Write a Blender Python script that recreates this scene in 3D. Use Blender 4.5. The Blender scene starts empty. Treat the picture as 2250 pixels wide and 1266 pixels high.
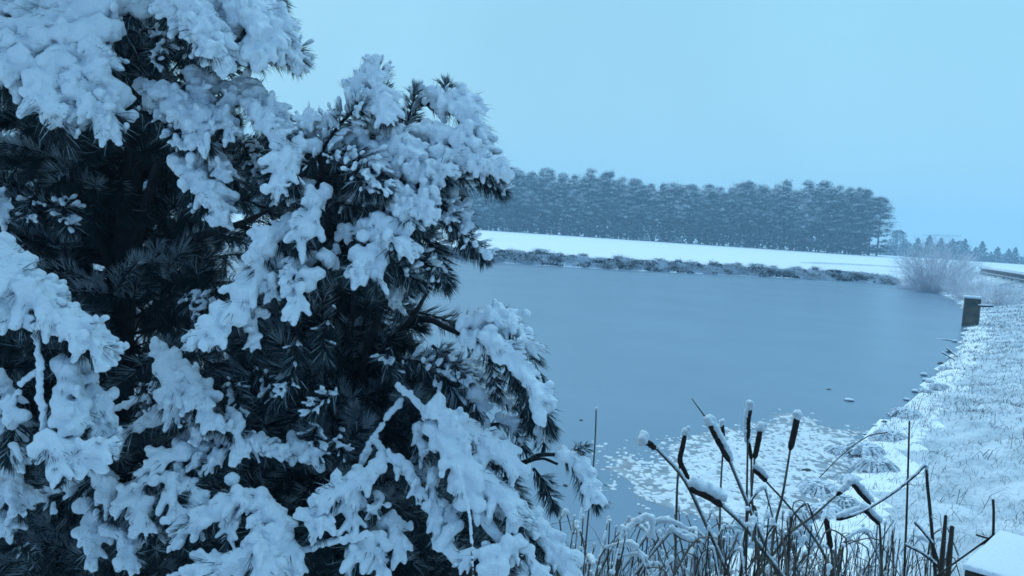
import bpy, math, random
import numpy as np
from mathutils import Vector, Matrix, Euler

random.seed(11)
rng = np.random.default_rng(11)
S = bpy.context.scene
COL = S.collection
R = math.radians
PI = math.pi

# ------------------------------------------------------------------ camera
EYE = np.array([0.0, 0.0, 2.6])
F = 1800.0                       # focal length in photograph pixels (2250 wide)
ROLL = R(3.8)
PITCH = math.atan(128 * math.cos(ROLL) / F)
_f = np.array([0, math.cos(PITCH), -math.sin(PITCH)])
_u0 = np.array([0, math.sin(PITCH), math.cos(PITCH)])
_r0 = np.array([1.0, 0, 0])
RT = math.cos(ROLL) * _r0 + math.sin(ROLL) * _u0
UP = -math.sin(ROLL) * _r0 + math.cos(ROLL) * _u0
FW = _f


def ray(px, py):
    return FW + (px - 1125) / F * RT - (py - 633) / F * UP


def at(px, py, D):
    """world point seen at a photograph pixel, D metres in front of the lens"""
    return EYE + ray(px, py) * D


def hit(px, py, z=0.0):
    d = ray(px, py)
    return EYE + d * ((z - EYE[2]) / d[2])


cam = bpy.data.objects.new('camera', bpy.data.cameras.new('camera'))
COL.objects.link(cam)
cam.data.sensor_width = 36
cam.data.lens = 36 * F / 2250
cam.data.clip_start = 0.05
cam.data.clip_end = 4000
M3 = Matrix(((RT[0], UP[0], -FW[0]), (RT[1], UP[1], -FW[1]), (RT[2], UP[2], -FW[2])))
cam.matrix_world = Matrix.Translation(Vector(EYE)) @ M3.to_4x4()
S.camera = cam

# ------------------------------------------------------------------ materials
def nodes_of(m):
    m.use_nodes = True
    nt = m.node_tree
    return nt, nt.nodes['Principled BSDF']


def mat(name, col, rough=0.8, var=0.0, scale=8.0, bump=0.0, bscale=40.0, bdist=0.01, sss=0.0, spec=0.3, col2=None):
    m = bpy.data.materials.new(name)
    nt, b = nodes_of(m)
    b.inputs['Base Color'].default_value = (*col, 1)
    b.inputs['Roughness'].default_value = rough
    b.inputs['Specular IOR Level'].default_value = spec
    tc = nt.nodes.new('ShaderNodeTexCoord')
    if var or col2:
        n = nt.nodes.new('ShaderNodeTexNoise')
        n.inputs['Scale'].default_value = scale
        n.inputs['Detail'].default_value = 5
        nt.links.new(tc.outputs['Object'], n.inputs['Vector'])
        mx = nt.nodes.new('ShaderNodeMix')
        mx.data_type = 'RGBA'
        c2 = col2 if col2 else tuple(min(1, c * (1 + var)) for c in col)
        c1 = col if col2 else tuple(c * (1 - var) for c in col)
        mx.inputs['A'].default_value = (*c1, 1)
        mx.inputs['B'].default_value = (*c2, 1)
        rp = nt.nodes.new('ShaderNodeMapRange')
        rp.inputs['From Min'].default_value = 0.35
        rp.inputs['From Max'].default_value = 0.65
        nt.links.new(n.outputs['Fac'], rp.inputs['Value'])
        nt.links.new(rp.outputs['Result'], mx.inputs['Factor'])
        nt.links.new(mx.outputs['Result'], b.inputs['Base Color'])
    if bump:
        n2 = nt.nodes.new('ShaderNodeTexNoise')
        n2.inputs['Scale'].default_value = bscale
        n2.inputs['Detail'].default_value = 6
        nt.links.new(tc.outputs['Object'], n2.inputs['Vector'])
        bp = nt.nodes.new('ShaderNodeBump')
        bp.inputs['Strength'].default_value = bump
        bp.inputs['Distance'].default_value = bdist
        nt.links.new(n2.outputs['Fac'], bp.inputs['Height'])
        nt.links.new(bp.outputs['Normal'], b.inputs['Normal'])
    if sss:
        b.inputs['Subsurface Weight'].default_value = sss
        b.inputs['Subsurface Radius'].default_value = (0.012, 0.016, 0.02)
        b.inputs['Subsurface Scale'].default_value = 1.0
    return m


M = {}
M['snow'] = mat('snow', (0.73, 0.79, 0.85), 0.75, bump=0.7, bscale=140, bdist=0.008)
M['field_snow'] = mat('field_snow', (0.82, 0.85, 0.88), 0.7, var=0.03, scale=0.4, bump=0.4, bscale=6, bdist=0.03)
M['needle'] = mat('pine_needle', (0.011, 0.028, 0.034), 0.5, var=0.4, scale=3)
M['frost'] = mat('frosted_needle', (0.34, 0.40, 0.44), 0.7, var=0.35, scale=14)
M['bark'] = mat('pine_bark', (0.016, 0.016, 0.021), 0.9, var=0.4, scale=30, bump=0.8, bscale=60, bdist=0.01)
M['reed'] = mat('dead_reed', (0.10, 0.083, 0.066), 0.8, var=0.45, scale=12)
M['reed_dark'] = mat('wet_reed', (0.035, 0.026, 0.02), 0.8, var=0.4, scale=12)
M['cattail'] = mat('cattail_brown', (0.022, 0.012, 0.009), 0.95, var=0.3, scale=60, bump=0.5, bscale=300, bdist=0.002)
M['grass_frost'] = mat('frosted_grass', (0.44, 0.50, 0.56), 0.8, var=0.5, scale=1.1)
M['grass_dead'] = mat('dead_grass', (0.16, 0.16, 0.165), 0.85, var=0.5, scale=2)
M['dark_grass'] = mat('wet_dark_grass', (0.035, 0.028, 0.026), 0.85, var=0.5, scale=6)
M['concrete'] = mat('old_concrete', (0.15, 0.115, 0.065), 0.9, scale=3.5, bump=0.6, bscale=25, bdist=0.02, col2=(0.035, 0.035, 0.032))
M['plank'] = mat('grey_wood', (0.20, 0.19, 0.19), 0.85, var=0.4, scale=4)
M['dark_wood'] = mat('dark_wet_wood', (0.022, 0.019, 0.017), 0.7, var=0.5, scale=12, bump=0.5, bscale=40, bdist=0.005)
M['stone'] = mat('wet_stone', (0.06, 0.06, 0.06), 0.8, var=0.4, scale=9, bump=0.6, bscale=20, bdist=0.02)
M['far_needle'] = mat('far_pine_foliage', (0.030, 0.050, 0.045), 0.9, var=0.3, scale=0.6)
M['far_snow'] = mat('snow_on_far_pines', (0.80, 0.83, 0.86), 0.9, var=0.35, scale=0.8)
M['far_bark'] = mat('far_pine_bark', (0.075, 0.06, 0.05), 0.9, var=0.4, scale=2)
M['bush_twig'] = mat('frosted_twigs', (0.78, 0.76, 0.79), 0.9, var=0.25, scale=2)
M['wall'] = mat('house_render', (0.35, 0.34, 0.32), 0.9, var=0.1, scale=2)
M['glass'] = mat('dark_window', (0.03, 0.035, 0.04), 0.2)
M['steel'] = mat('crane_steel', (0.35, 0.33, 0.25), 0.6, var=0.15, scale=1)
M['slush'] = mat('wet_slush', (0.25, 0.29, 0.33), 0.6, var=0.3, scale=5, bump=0.5, bscale=30, bdist=0.01)
M['turf'] = mat('frosted_turf', (0.43, 0.50, 0.56), 0.85, scale=2.2, bump=0.9, bscale=18, bdist=0.04, col2=(0.66, 0.71, 0.76))
M['mud'] = mat('frozen_mud_snow', (0.66, 0.70, 0.74), 0.75, var=0.12, scale=5, bump=0.6, bscale=60, bdist=0.01)

# ice / water sheet
def ice_material():
    m = bpy.data.materials.new('pond_ice')
    nt, b = nodes_of(m)
    tc = nt.nodes.new('ShaderNodeTexCoord')
    n = nt.nodes.new('ShaderNodeTexNoise')
    n.inputs['Scale'].default_value = 0.22
    n.inputs['Detail'].default_value = 6
    n.inputs['Roughness'].default_value = 0.6
    nt.links.new(tc.outputs['Object'], n.inputs['Vector'])
    mx = nt.nodes.new('ShaderNodeMix')
    mx.data_type = 'RGBA'
    mx.inputs['A'].default_value = (0.115, 0.18, 0.26, 1)
    mx.inputs['B'].default_value = (0.18, 0.26, 0.35, 1)
    nt.links.new(n.outputs['Fac'], mx.inputs['Factor'])
    nt.links.new(mx.outputs['Result'], b.inputs['Base Color'])
    b.inputs['Roughness'].default_value = 0.26
    b.inputs['IOR'].default_value = 1.31
    n2 = nt.nodes.new('ShaderNodeTexNoise')
    n2.inputs['Scale'].default_value = 5.0
    n2.inputs['Detail'].default_value = 4
    nt.links.new(tc.outputs['Object'], n2.inputs['Vector'])
    bp = nt.nodes.new('ShaderNodeBump')
    bp.inputs['Strength'].default_value = 0.25
    bp.inputs['Distance'].default_value = 0.02
    nt.links.new(n2.outputs['Fac'], bp.inputs['Height'])
    nt.links.new(bp.outputs['Normal'], b.inputs['Normal'])
    return m


M['ice'] = ice_material()

# ------------------------------------------------------------------ mesh helpers
def new_mesh(name, V, faces, mats, idx=None, smooth=False):
    """faces: list of int arrays (n,3) or (n,4)"""
    V = np.asarray(V, dtype=np.float32)
    if not isinstance(faces, (list, tuple)):
        faces = [faces]
    faces = [np.asarray(f, dtype=np.int32) for f in faces if len(f)]
    me = bpy.data.meshes.new(name)
    nl = sum(f.size for f in faces)
    nf = sum(len(f) for f in faces)
    me.vertices.add(len(V))
    me.vertices.foreach_set('co', V.ravel())
    me.loops.add(nl)
    me.loops.foreach_set('vertex_index', np.concatenate([f.ravel() for f in faces]))
    me.polygons.add(nf)
    tot = np.concatenate([np.full(len(f), f.shape[1], dtype=np.int32) for f in faces])
    st = np.concatenate([[0], np.cumsum(tot)[:-1]]).astype(np.int32)
    me.polygons.foreach_set('loop_start', st)
    try:
        me.polygons.foreach_set('loop_total', tot)
    except Exception:
        pass
    if idx is not None:
        me.polygons.foreach_set('material_index', np.asarray(idx, dtype=np.int32))
    for m in (mats if isinstance(mats, (list, tuple)) else [mats]):
        me.materials.append(m)
    me.update(calc_edges=True)
    me.polygons.foreach_set('use_smooth', np.full(nf, bool(smooth)))
    me.validate()
    return me


class Geo:
    """collects tubes, cones, quads into one mesh"""
    def __init__(self):
        self.V, self.T, self.Q, self.ti, self.qi, self.n = [], [], [], [], [], 0

    def add(self, V, tris=None, quads=None, mi=0):
        V = np.asarray(V, float).reshape(-1, 3)
        if tris is not None and len(tris):
            t = np.asarray(tris) + self.n
            self.T.append(t)
            self.ti.append(np.full(len(t), mi) if np.isscalar(mi) else np.asarray(mi))
        if quads is not None and len(quads):
            q = np.asarray(quads) + self.n
            self.Q.append(q)
            self.qi.append(np.full(len(q), mi))
        self.V.append(V)
        self.n += len(V)

    def tube(self, P, rad, k=6, mi=0, cap=True):
        P = np.asarray(P, float)
        n = len(P)
        rad = np.full(n, rad) if np.isscalar(rad) else np.asarray(rad, float)
        T = np.gradient(P, axis=0)
        T /= np.linalg.norm(T, axis=1)[:, None] + 1e-9
        ref = np.array([0.31, 0.9, 0.3])
        if abs(T[0] @ ref) > 0.9:
            ref = np.array([1.0, 0, 0.1])
        a = np.cross(T, ref)
        a /= np.linalg.norm(a, axis=1)[:, None] + 1e-9
        b = np.cross(T, a)
        th = np.linspace(0, 2 * PI, k, endpoint=False)
        V = (P[:, None, :] + rad[:, None, None] * (np.cos(th)[None, :, None] * a[:, None, :] + np.sin(th)[None, :, None] * b[:, None, :])).reshape(-1, 3)
        i = np.arange(n - 1)[:, None] * k
        j = np.arange(k)[None, :]
        j2 = (j + 1) % k
        q = np.stack([i + j, i + j2, i + k + j2, i + k + j], -1).reshape(-1, 4)
        tr = []
        if cap:
            V = np.vstack([V, P[0] - T[0] * rad[0] * .5, P[-1] + T[-1] * rad[-1] * .8])
            for m in range(k):
                tr.append((n * k, (m + 1) % k, m))
                tr.append((n * k + 1, (n - 1) * k + m, (n - 1) * k + (m + 1) % k))
        self.add(V, tr, q, mi)

    def needles(self, B, D, L, w, mi, bend=None):
        """B base, D unit dir, L length, thin 3-sided needles with a bend"""
        n = len(B)
        ref = rng.normal(size=(n, 3))
        a = np.cross(D, ref)
        a /= np.linalg.norm(a, axis=1)[:, None] + 1e-9
        b = np.cross(D, a)
        L = np.asarray(L)[:, None]
        mid = B + D * L * .55
        tip = B + D * L
        if bend is not None:
            tip = tip + bend * L
        V = []
        w = np.asarray(w)
        w = w[:, None] if w.ndim else w
        for c, s in ((B, .8), (mid, 1.0)):
            for q in range(3):
                th = 2 * PI * q / 3
                V.append(c + (a * math.cos(th) + b * math.sin(th)) * w * .5 * s)
        V.append(tip)
        V = np.stack(V, 1).reshape(-1, 3)
        o = np.arange(n)[:, None] * 7
        quads = np.concatenate([np.stack([o[:, 0] + q, o[:, 0] + (q + 1) % 3, o[:, 0] + 3 + (q + 1) % 3, o[:, 0] + 3 + q], -1) for q in range(3)])
        tris = np.concatenate([np.stack([o[:, 0] + 3 + q, o[:, 0] + 3 + (q + 1) % 3, o[:, 0] + 6], -1) for q in range(3)])
        mi = np.asarray(mi)
        self.V.append(V)
        self.T.append(tris + self.n)
        self.ti.append(np.tile(mi, 3))
        self.Q.append(quads + self.n)
        self.qi.append(np.tile(mi, 3))
        self.n += len(V)

    def box(self, c, sx, sy, sz, rz=0, mi=0):
        V = np.array([(x, y, z) for x in (-.5, .5) for y in (-.5, .5) for z in (-.5, .5)]) * (sx, sy, sz)
        cr, sr = math.cos(rz), math.sin(rz)
        V = np.stack([V[:, 0] * cr - V[:, 1] * sr, V[:, 0] * sr + V[:, 1] * cr, V[:, 2]], -1) + np.asarray(c)
        self.add(V, None, [(0, 1, 3, 2), (4, 6, 7, 5), (0, 4, 5, 1), (2, 3, 7, 6), (0, 2, 6, 4), (1, 5, 7, 3)], mi)

    def mesh(self, name, mats, smooth=False, origin=None):
        V = np.vstack(self.V)
        if origin is not None:
            V = V - np.asarray(origin)
        fs, ix = [], []
        if self.T:
            fs.append(np.vstack(self.T)); ix.append(np.concatenate(self.ti))
        if self.Q:
            fs.append(np.vstack(self.Q)); ix.append(np.concatenate(self.qi))
        return new_mesh(name, V, fs, mats, np.concatenate(ix), smooth)


def obj(name, me, parent=None, loc=(0, 0, 0)):
    o = bpy.data.objects.new(name, me)
    COL.objects.link(o)
    o.location = loc
    if parent:
        o.parent = parent
    return o


def tag(o, label=None, cat=None, group=None, kind=None):
    if label: o['label'] = label
    if cat: o['category'] = cat
    if group: o['group'] = group
    if kind: o['kind'] = kind
    return o


def copy_tree(o, parent=None):
    c = o.copy()
    COL.objects.link(c)
    if parent: c.parent = parent
    for ch in o.children:
        copy_tree(ch, c)
    return c


def ico(sub):
    import bmesh
    bm = bmesh.new()
    bmesh.ops.create_icosphere(bm, subdivisions=sub, radius=1)
    V = np.array([v.co[:] for v in bm.verts])
    Fc = np.array([[v.index for v in f.verts] for f in bm.faces])
    bm.free()
    return V, Fc


ICO1 = ico(1)
ICO2 = ico(2)


def blobs_mesh(C, Rr, stretch=0.25, tmpl=ICO1, squash=None):
    V0, F0 = tmpl
    n = len(C)
    sc = 1 + rng.uniform(-stretch, stretch, (n, 1, 3))
    V = V0[None] * sc * np.asarray(Rr)[:, None, None]
    V = V + np.asarray(C)[:, None, :]
    Fc = F0[None] + (np.arange(n) * len(V0))[:, None, None]
    return V.reshape(-1, 3), Fc.reshape(-1, 3)


CLOUD = bpy.data.textures.new('snow_lumps', 'CLOUDS')
CLOUD.noise_scale = 0.022
CLOUD.noise_depth = 3
CLOUD_BIG = bpy.data.textures.new('big_lumps', 'CLOUDS')
CLOUD_BIG.noise_scale = 0.06
CLOUD_BIG.noise_depth = 2


def drop_islands(me, share):
    # loose crumbs of snow that touch nothing fall off
    n = len(me.vertices)
    ed = np.empty(len(me.edges) * 2, np.int32)
    me.edges.foreach_get('vertices', ed)
    a, b = ed[0::2], ed[1::2]
    lab = np.arange(n)
    while True:
        m = np.minimum(lab[a], lab[b])
        new = lab.copy()
        np.minimum.at(new, a, m); np.minimum.at(new, b, m)
        new = new[new]; new = new[new]
        if (new == lab).all(): break
        lab = new
    cnt = np.bincount(lab, minlength=n)
    bad = np.where(cnt[lab] < share * cnt.max())[0]
    if len(bad):
        import bmesh
        bm = bmesh.new(); bm.from_mesh(me); bm.verts.ensure_lookup_table()
        bmesh.ops.delete(bm, geom=[bm.verts[i] for i in bad], context='VERTS')
        bm.to_mesh(me); bm.free()


def snow_mesh(name, C, Rr, voxel=0.005, m=None, disp=0.008, smooth_it=3, origin=(0, 0, 0), big=0.0, islands=0.0):
    """many overlapping lumps fused into one soft snow skin"""
    V, Fc = blobs_mesh(np.asarray(C) - np.asarray(origin), Rr)
    me = new_mesh(name + '_tmp', V, Fc, m or M['snow'])
    o = obj('tmp', me)
    r = o.modifiers.new('r', 'REMESH')
    r.mode = 'VOXEL'
    r.voxel_size = voxel
    s = o.modifiers.new('s', 'SMOOTH')
    s.factor = 0.5
    s.iterations = smooth_it
    if big:
        d = o.modifiers.new('db', 'DISPLACE')
        d.texture = CLOUD_BIG
        d.texture_coords = 'LOCAL'
        d.strength = big
        d.mid_level = 0.5
    d = o.modifiers.new('d', 'DISPLACE')
    d.texture = CLOUD
    d.texture_coords = 'LOCAL'
    d.strength = disp
    d.mid_level = 0.5
    dg = bpy.context.evaluated_depsgraph_get()
    out = bpy.data.meshes.new_from_object(o.evaluated_get(dg))
    if islands:
        drop_islands(out, islands)
    out.name = name
    if not out.materials:
        out.materials.append(m or M['snow'])
    out.polygons.foreach_set('use_smooth', np.ones(len(out.polygons), bool))
    bpy.data.objects.remove(o)
    bpy.data.meshes.remove(me)
    return out


# value noise
_H = rng.random((256, 256))


def vnoise(x, y):
    xi = np.floor(x).astype(int); yi = np.floor(y).astype(int)
    fx = x - xi; fy = y - yi
    fx = fx * fx * (3 - 2 * fx); fy = fy * fy * (3 - 2 * fy)
    a = _H[xi % 256, yi % 256]; b = _H[(xi + 1) % 256, yi % 256]
    c = _H[xi % 256, (yi + 1) % 256]; d = _H[(xi + 1) % 256, (yi + 1) % 256]
    return (a * (1 - fx) + b * fx) * (1 - fy) + (c * (1 - fx) + d * fx) * fy


def fbm(x, y, o=4):
    s, a, t = 0, 1.0, 0
    for i in range(o):
        s = s + a * vnoise(x * 2 ** i + 17.3 * i, y * 2 ** i + 5.1 * i); t += a; a *= .5
    return s / t


def smooth01(t):
    t = np.clip(t, 0, 1)
    return t * t * (3 - 2 * t)


def spline(P, n):
    P = np.asarray(P, float)
    if len(P) == 2:
        t = np.linspace(0, 1, n)[:, None]
        return P[0] * (1 - t) + P[1] * t
    Q = np.vstack([2 * P[0] - P[1], P, 2 * P[-1] - P[-2]])
    seg = len(P) - 1
    u = np.linspace(0, seg - 1e-6, n)
    i = u.astype(int); t = (u - i)[:, None]
    p0, p1, p2, p3 = Q[i], Q[i + 1], Q[i + 2], Q[i + 3]
    return .5 * (2 * p1 + (p2 - p0) * t + (2 * p0 - 5 * p1 + 4 * p2 - p3) * t ** 2 + (3 * p1 - p0 - 3 * p2 + p3) * t ** 3)


def unit(v):
    return v / (np.linalg.norm(v) + 1e-9)

# ------------------------------------------------------------------ light settings
SKY_H = (4.2, 7.95, 9.7, 1)
SKY_M = (3.45, 7.2, 9.4, 1)
SKY_Z = (8.6, 15.4, 20.0, 1)
SKY_BACK = (0.06, 0.13, 0.29, 1)
SUN_E = 1.1
HAZE_COL = (0.51, 0.78, 1.0, 1)
HAZE_D = 0.0021
# ------------------------------------------------------------------ world, sun, haze
SUN_EL, SUN_AZ = R(42), R(-30)       # azimuth measured from +Y towards +X
W = bpy.data.worlds.new('World')
S.world = W
W.use_nodes = True
nt = W.node_tree
bg = nt.nodes['Background']
sky = nt.nodes.new('ShaderNodeTexSky')
sky.sky_type = 'NISHITA'
sky.sun_disc = False
sky.sun_elevation = SUN_EL
sky.sun_rotation = SUN_AZ
sky.air_density = 1.0
sky.dust_density = 2.0
tc = nt.nodes.new('ShaderNodeTexCoord')
sep = nt.nodes.new('ShaderNodeSeparateXYZ')
nt.links.new(tc.outputs['Generated'], sep.inputs['Vector'])
# overcast dusk: even band near the horizon, brighter overhead
rp = nt.nodes.new('ShaderNodeValToRGB')
el = rp.color_ramp.elements
el[0].position = 0.0; el[0].color = SKY_H
el[1].position = 1.0; el[1].color = SKY_Z
e = el.new(0.30); e.color = SKY_M
nt.links.new(sep.outputs['Z'], rp.inputs['Fac'])
# the half of the sky behind the photographer is darker and bluer
rb = nt.nodes.new('ShaderNodeMapRange')
rb.interpolation_type = 'SMOOTHSTEP'
rb.inputs['From Min'].default_value = -0.35
rb.inputs['From Max'].default_value = 0.75
dx = nt.nodes.new('ShaderNodeMath'); dx.operation = 'MULTIPLY_ADD'
dx.inputs[1].default_value = 0.35
nt.links.new(sep.outputs['X'], dx.inputs[0])
nt.links.new(sep.outputs['Y'], dx.inputs[2])
dz = nt.nodes.new('ShaderNodeMath'); dz.operation = 'MULTIPLY_ADD'
dz.inputs[1].default_value = 0.9
nt.links.new(sep.outputs['Z'], dz.inputs[0])
nt.links.new(dx.outputs[0], dz.inputs[2])
nt.links.new(dz.outputs[0], rb.inputs['Value'])
mb = nt.nodes.new('ShaderNodeMix'); mb.data_type = 'RGBA'
mb.inputs['A'].default_value = SKY_BACK
mb.inputs['B'].default_value = (1, 1, 1, 1)
nt.links.new(rb.outputs['Result'], mb.inputs['Factor'])
mu = nt.nodes.new('ShaderNodeMix'); mu.data_type = 'RGBA'; mu.blend_type = 'MULTIPLY'
mu.inputs['Factor'].default_value = 1
nt.links.new(rp.outputs['Color'], mu.inputs['A'])
nt.links.new(mb.outputs['Result'], mu.inputs['B'])
# right side of the sky a little deeper than the left
rx = nt.nodes.new('ShaderNodeMapRange')
rx.inputs['From Min'].default_value = -0.5
rx.inputs['From Max'].default_value = 0.6
rx.inputs['To Min'].default_value = 0.0
rx.inputs['To Max'].default_value = 1.0
nt.links.new(sep.outputs['X'], rx.inputs['Value'])
mr = nt.nodes.new('ShaderNodeMix'); mr.data_type = 'RGBA'
mr.inputs['A'].default_value = (1.02, 1.01, 1.0, 1)
mr.inputs['B'].default_value = (0.98, 0.99, 0.99, 1)
nt.links.new(rx.outputs['Result'], mr.inputs['Factor'])
mu2 = nt.nodes.new('ShaderNodeMix'); mu2.data_type = 'RGBA'; mu2.blend_type = 'MULTIPLY'
mu2.inputs['Factor'].default_value = 1
nt.links.new(mu.outputs['Result'], mu2.inputs['A'])
nt.links.new(mr.outputs['Result'], mu2.inputs['B'])
cn = nt.nodes.new('ShaderNodeTexNoise'); cn.inputs['Scale'].default_value = 2.2; cn.inputs['Detail'].default_value = 4
nt.links.new(tc.outputs['Generated'], cn.inputs['Vector'])
cr_ = nt.nodes.new('ShaderNodeMapRange'); cr_.inputs['From Min'].default_value = .3; cr_.inputs['From Max'].default_value = .7
cr_.inputs['To Min'].default_value = .93; cr_.inputs['To Max'].default_value = 1.07
nt.links.new(cn.outputs['Fac'], cr_.inputs['Value'])
mu3 = nt.nodes.new('ShaderNodeVectorMath'); mu3.operation = 'SCALE'
nt.links.new(mu2.outputs['Result'], mu3.inputs[0]); nt.links.new(cr_.outputs['Result'], mu3.inputs['Scale'])
mm = nt.nodes.new('ShaderNodeMix'); mm.data_type = 'RGBA'
mm.inputs['Factor'].default_value = 0.94
nt.links.new(sky.outputs['Color'], mm.inputs['A'])
nt.links.new(mu3.outputs['Vector'], mm.inputs['B'])
nt.links.new(mm.outputs['Result'], bg.inputs['Color'])
bg.inputs['Strength'].default_value = 0.1

sun = bpy.data.lights.new('sun', 'SUN')
sun.energy = SUN_E
sun.angle = R(60)
sun.color = (0.80, 0.92, 1.0)
so = obj('sun', sun)
sd = Vector((math.sin(SUN_AZ) * math.cos(SUN_EL), math.cos(SUN_AZ) * math.cos(SUN_EL), math.sin(SUN_EL)))
so.rotation_euler = sd.to_track_quat('Z', 'Y').to_euler()

g = Geo(); g.box((0, 225, 14), 1000, 610, 34)
hz = obj('haze', g.mesh('haze', []))
hm = bpy.data.materials.new('haze_air')
hm.use_nodes = True
hn = hm.node_tree
hn.nodes.remove(hn.nodes['Principled BSDF'])
pv = hn.nodes.new('ShaderNodeVolumePrincipled')
pv.inputs['Color'].default_value = HAZE_COL
pv.inputs['Density'].default_value = HAZE_D
hn.links.new(pv.outputs['Volume'], hn.nodes['Material Output'].inputs['Volume'])
hz.data.materials.append(hm)
tag(hz, kind='stuff')

S.view_settings.view_transform = 'Standard'
S.view_settings.look = 'None'
S.view_settings.exposure = 0
S.view_settings.gamma = 1
S.cycles.use_denoising = True
S.cycles.use_adaptive_sampling = False
S.cycles.max_bounces = 8
S.cycles.diffuse_bounces = 3
S.cycles.volume_bounces = 1
S.cycles.sample_clamp_indirect = 5
S.cycles.filter_width = 1.6

# ------------------------------------------------------------------ the pond outline and the ground
px_dam = [(1760, 1110), (1830, 1020), (1905, 940), (1990, 880), (2050, 810), (2095, 765), (2113, 718), (2117, 690), (2092, 660), (2050, 641), (1980, 627)]
px_far = [(1980, 627), (1850, 618), (1700, 610), (1500, 600), (1300, 590), (1150, 581), (1020, 572), (900, 563), (700, 550), (500, 537), (300, 524)]
dam = np.array([hit(*p)[:2] for p in px_dam])
far = np.array([hit(*p)[:2] for p in px_far])
near = np.array([(-75, 62), (-62, 14), (-25, 7.2), (-5, 6.3), (0, 6.0), (1.6, 6.3), tuple(dam[0])])
farx = np.vstack([far, near[:1]])
POND = np.vstack([dam[:-1], far, near[:-1]])


def segdist(P, line):
    best = np.full(len(P), 1e9)
    for a, b in zip(line[:-1], line[1:]):
        ab = b - a
        t = np.clip(((P - a) @ ab) / (ab @ ab), 0, 1)
        d = np.linalg.norm(P - a - t[:, None] * ab, axis=1)
        best = np.minimum(best, d)
    return best


def inside(P):
    x, y = P[:, 0], P[:, 1]
    c = np.zeros(len(P), bool)
    n = len(POND)
    for i in range(n):
        x1, y1 = POND[i]; x2, y2 = POND[(i + 1) % n]
        cond = ((y1 > y) != (y2 > y))
        xi = (x2 - x1) * (y - y1) / (y2 - y1 + 1e-12) + x1
        c ^= cond & (x < xi)
    return c


def ground_h(P):
    P = np.atleast_2d(np.asarray(P, float))[:, :2]
    out = np.zeros(len(P))
    for s in range(0, len(P), 60000):
        p = P[s:s + 60000]
        dd, df, dn = segdist(p, dam), segdist(p, farx), segdist(p, near)
        ins = inside(p)
        jit = (fbm(p[:, 0] * .8, p[:, 1] * .8, 4) - .5) * .7
        d = np.minimum(np.minimum(dd, df), dn) + jit * (np.minimum(np.minimum(dd, df), dn) < 3) * smooth01(np.minimum(np.minimum(dd, df), dn) / .5)
        d = np.maximum(d, 0)
        hd = 1.85 * smooth01(d / 10.0 + .04) ** .8 * smooth01(d / .6)
        hf = 0.95 * smooth01(d / 2.6) + np.clip(d - 2, 0, 112) * .0212 - np.clip(d - 128, 0, 80) * .018
        hn_ = 1.1 * smooth01(d / 4.5)
        wd, wf, wn = 1 / (dd + .3) ** 3, 1 / (df + .3) ** 3, 1 / (dn + .3) ** 3
        h = (hd * wd + hf * wf + hn_ * wn) / (wd + wf + wn)
        n1 = (fbm(p[:, 0] * 1.7, p[:, 1] * 1.7, 5) - .5)
        n2 = (fbm(p[:, 0] * 7 + 9, p[:, 1] * 7, 3) - .5)
        rough = np.where(df < np.minimum(dd, dn), .5, 1.0) * np.clip(1 - d / 60, .12, 1)
        h = h + (n1 * .22 + n2 * .09 * (p[:, 1] < 45)) * smooth01(d / .5) * rough
        h = np.where(ins, -0.12 - np.clip(d, 0, 3) * .25, h)
        out[s:s + 60000] = h
    return out


def axis(lo, hi, step0, grow):
    a = [0.0]; s = step0
    while a[-1] < hi:
        a.append(a[-1] + s); s *= grow
    b = [0.0]; s = step0
    while b[-1] > lo:
        b.append(b[-1] - s); s *= grow
    return np.array(b[:0:-1] + a)


xs = axis(-480, 470, .10, 1.022)
ys = axis(-60, 500, .09, 1.0135)
xs = xs + 3.0
GX, GY = np.meshgrid(xs, ys)
PP = np.stack([GX.ravel(), GY.ravel()], -1)
HH = ground_h(PP)
nx, ny = len(xs), len(ys)
ii = (np.arange(ny - 1)[:, None] * nx + np.arange(nx - 1)[None]).ravel()
quads = np.stack([ii, ii + 1, ii + nx + 1, ii + nx], -1)
_dd, _df = segdist(PP, dam), segdist(PP, farx)
_dd = _dd + (fbm(PP[:, 0] * .9, PP[:, 1] * .9, 3) - .5) * 1.6
turf = (_dd > .55) & (_dd < 11) & (_df > 7) & (PP[:, 0] > 1.8) & (HH > .1)
o = obj('ground', new_mesh('ground', np.column_stack([PP, HH]), quads, [M['field_snow'], M['turf']], turf[quads].all(1).astype(int), True))
tag(o, kind='structure')

# ice sheet
g = Geo()
g.add([(-80, 3, 0), (60, 3, 0), (60, 90, 0), (-80, 90, 0)], None, [(0, 1, 2, 3)])
o = obj('pond_water', g.mesh('pond_water', M['ice']))
tag(o, kind='structure')

# snowy frozen mud flat breaking the ice in front of the reeds
mx_, my_ = np.arange(.2, 6.2, .018), np.arange(6.9, 14.2, .024)
X, Y = np.meshgrid(mx_, my_)
fpx = [(1300, 1000), (1400, 965), (1500, 958), (1580, 945), (1650, 925), (1745, 912), (1830, 935), (1920, 955), (1900, 1010), (1840, 1100), (1760, 1180), (1640, 1170), (1500, 1135), (1370, 1075)]
fl = np.array([hit(*p)[:2] for p in fpx])
P2 = np.stack([X.ravel(), Y.ravel()], -1)
_keep = POND
POND = fl
inn = inside(P2)
POND = _keep
dm = segdist(P2, np.vstack([fl, fl[:1]]))
sd_ = np.where(inn, dm, -dm) + (fbm(P2[:, 0] * 1.1 + 7, P2[:, 1] * 1.1, 3) - .5) * 1.3
thr = np.interp(sd_, [-.8, -.2, .4, 1.1], [.02, .34, .66, .85])
n_a = fbm(P2[:, 0] * 15 + 2.2 * fbm(P2[:, 0] * 4, P2[:, 1] * 4, 2), P2[:, 1] * 13, 5)
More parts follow.
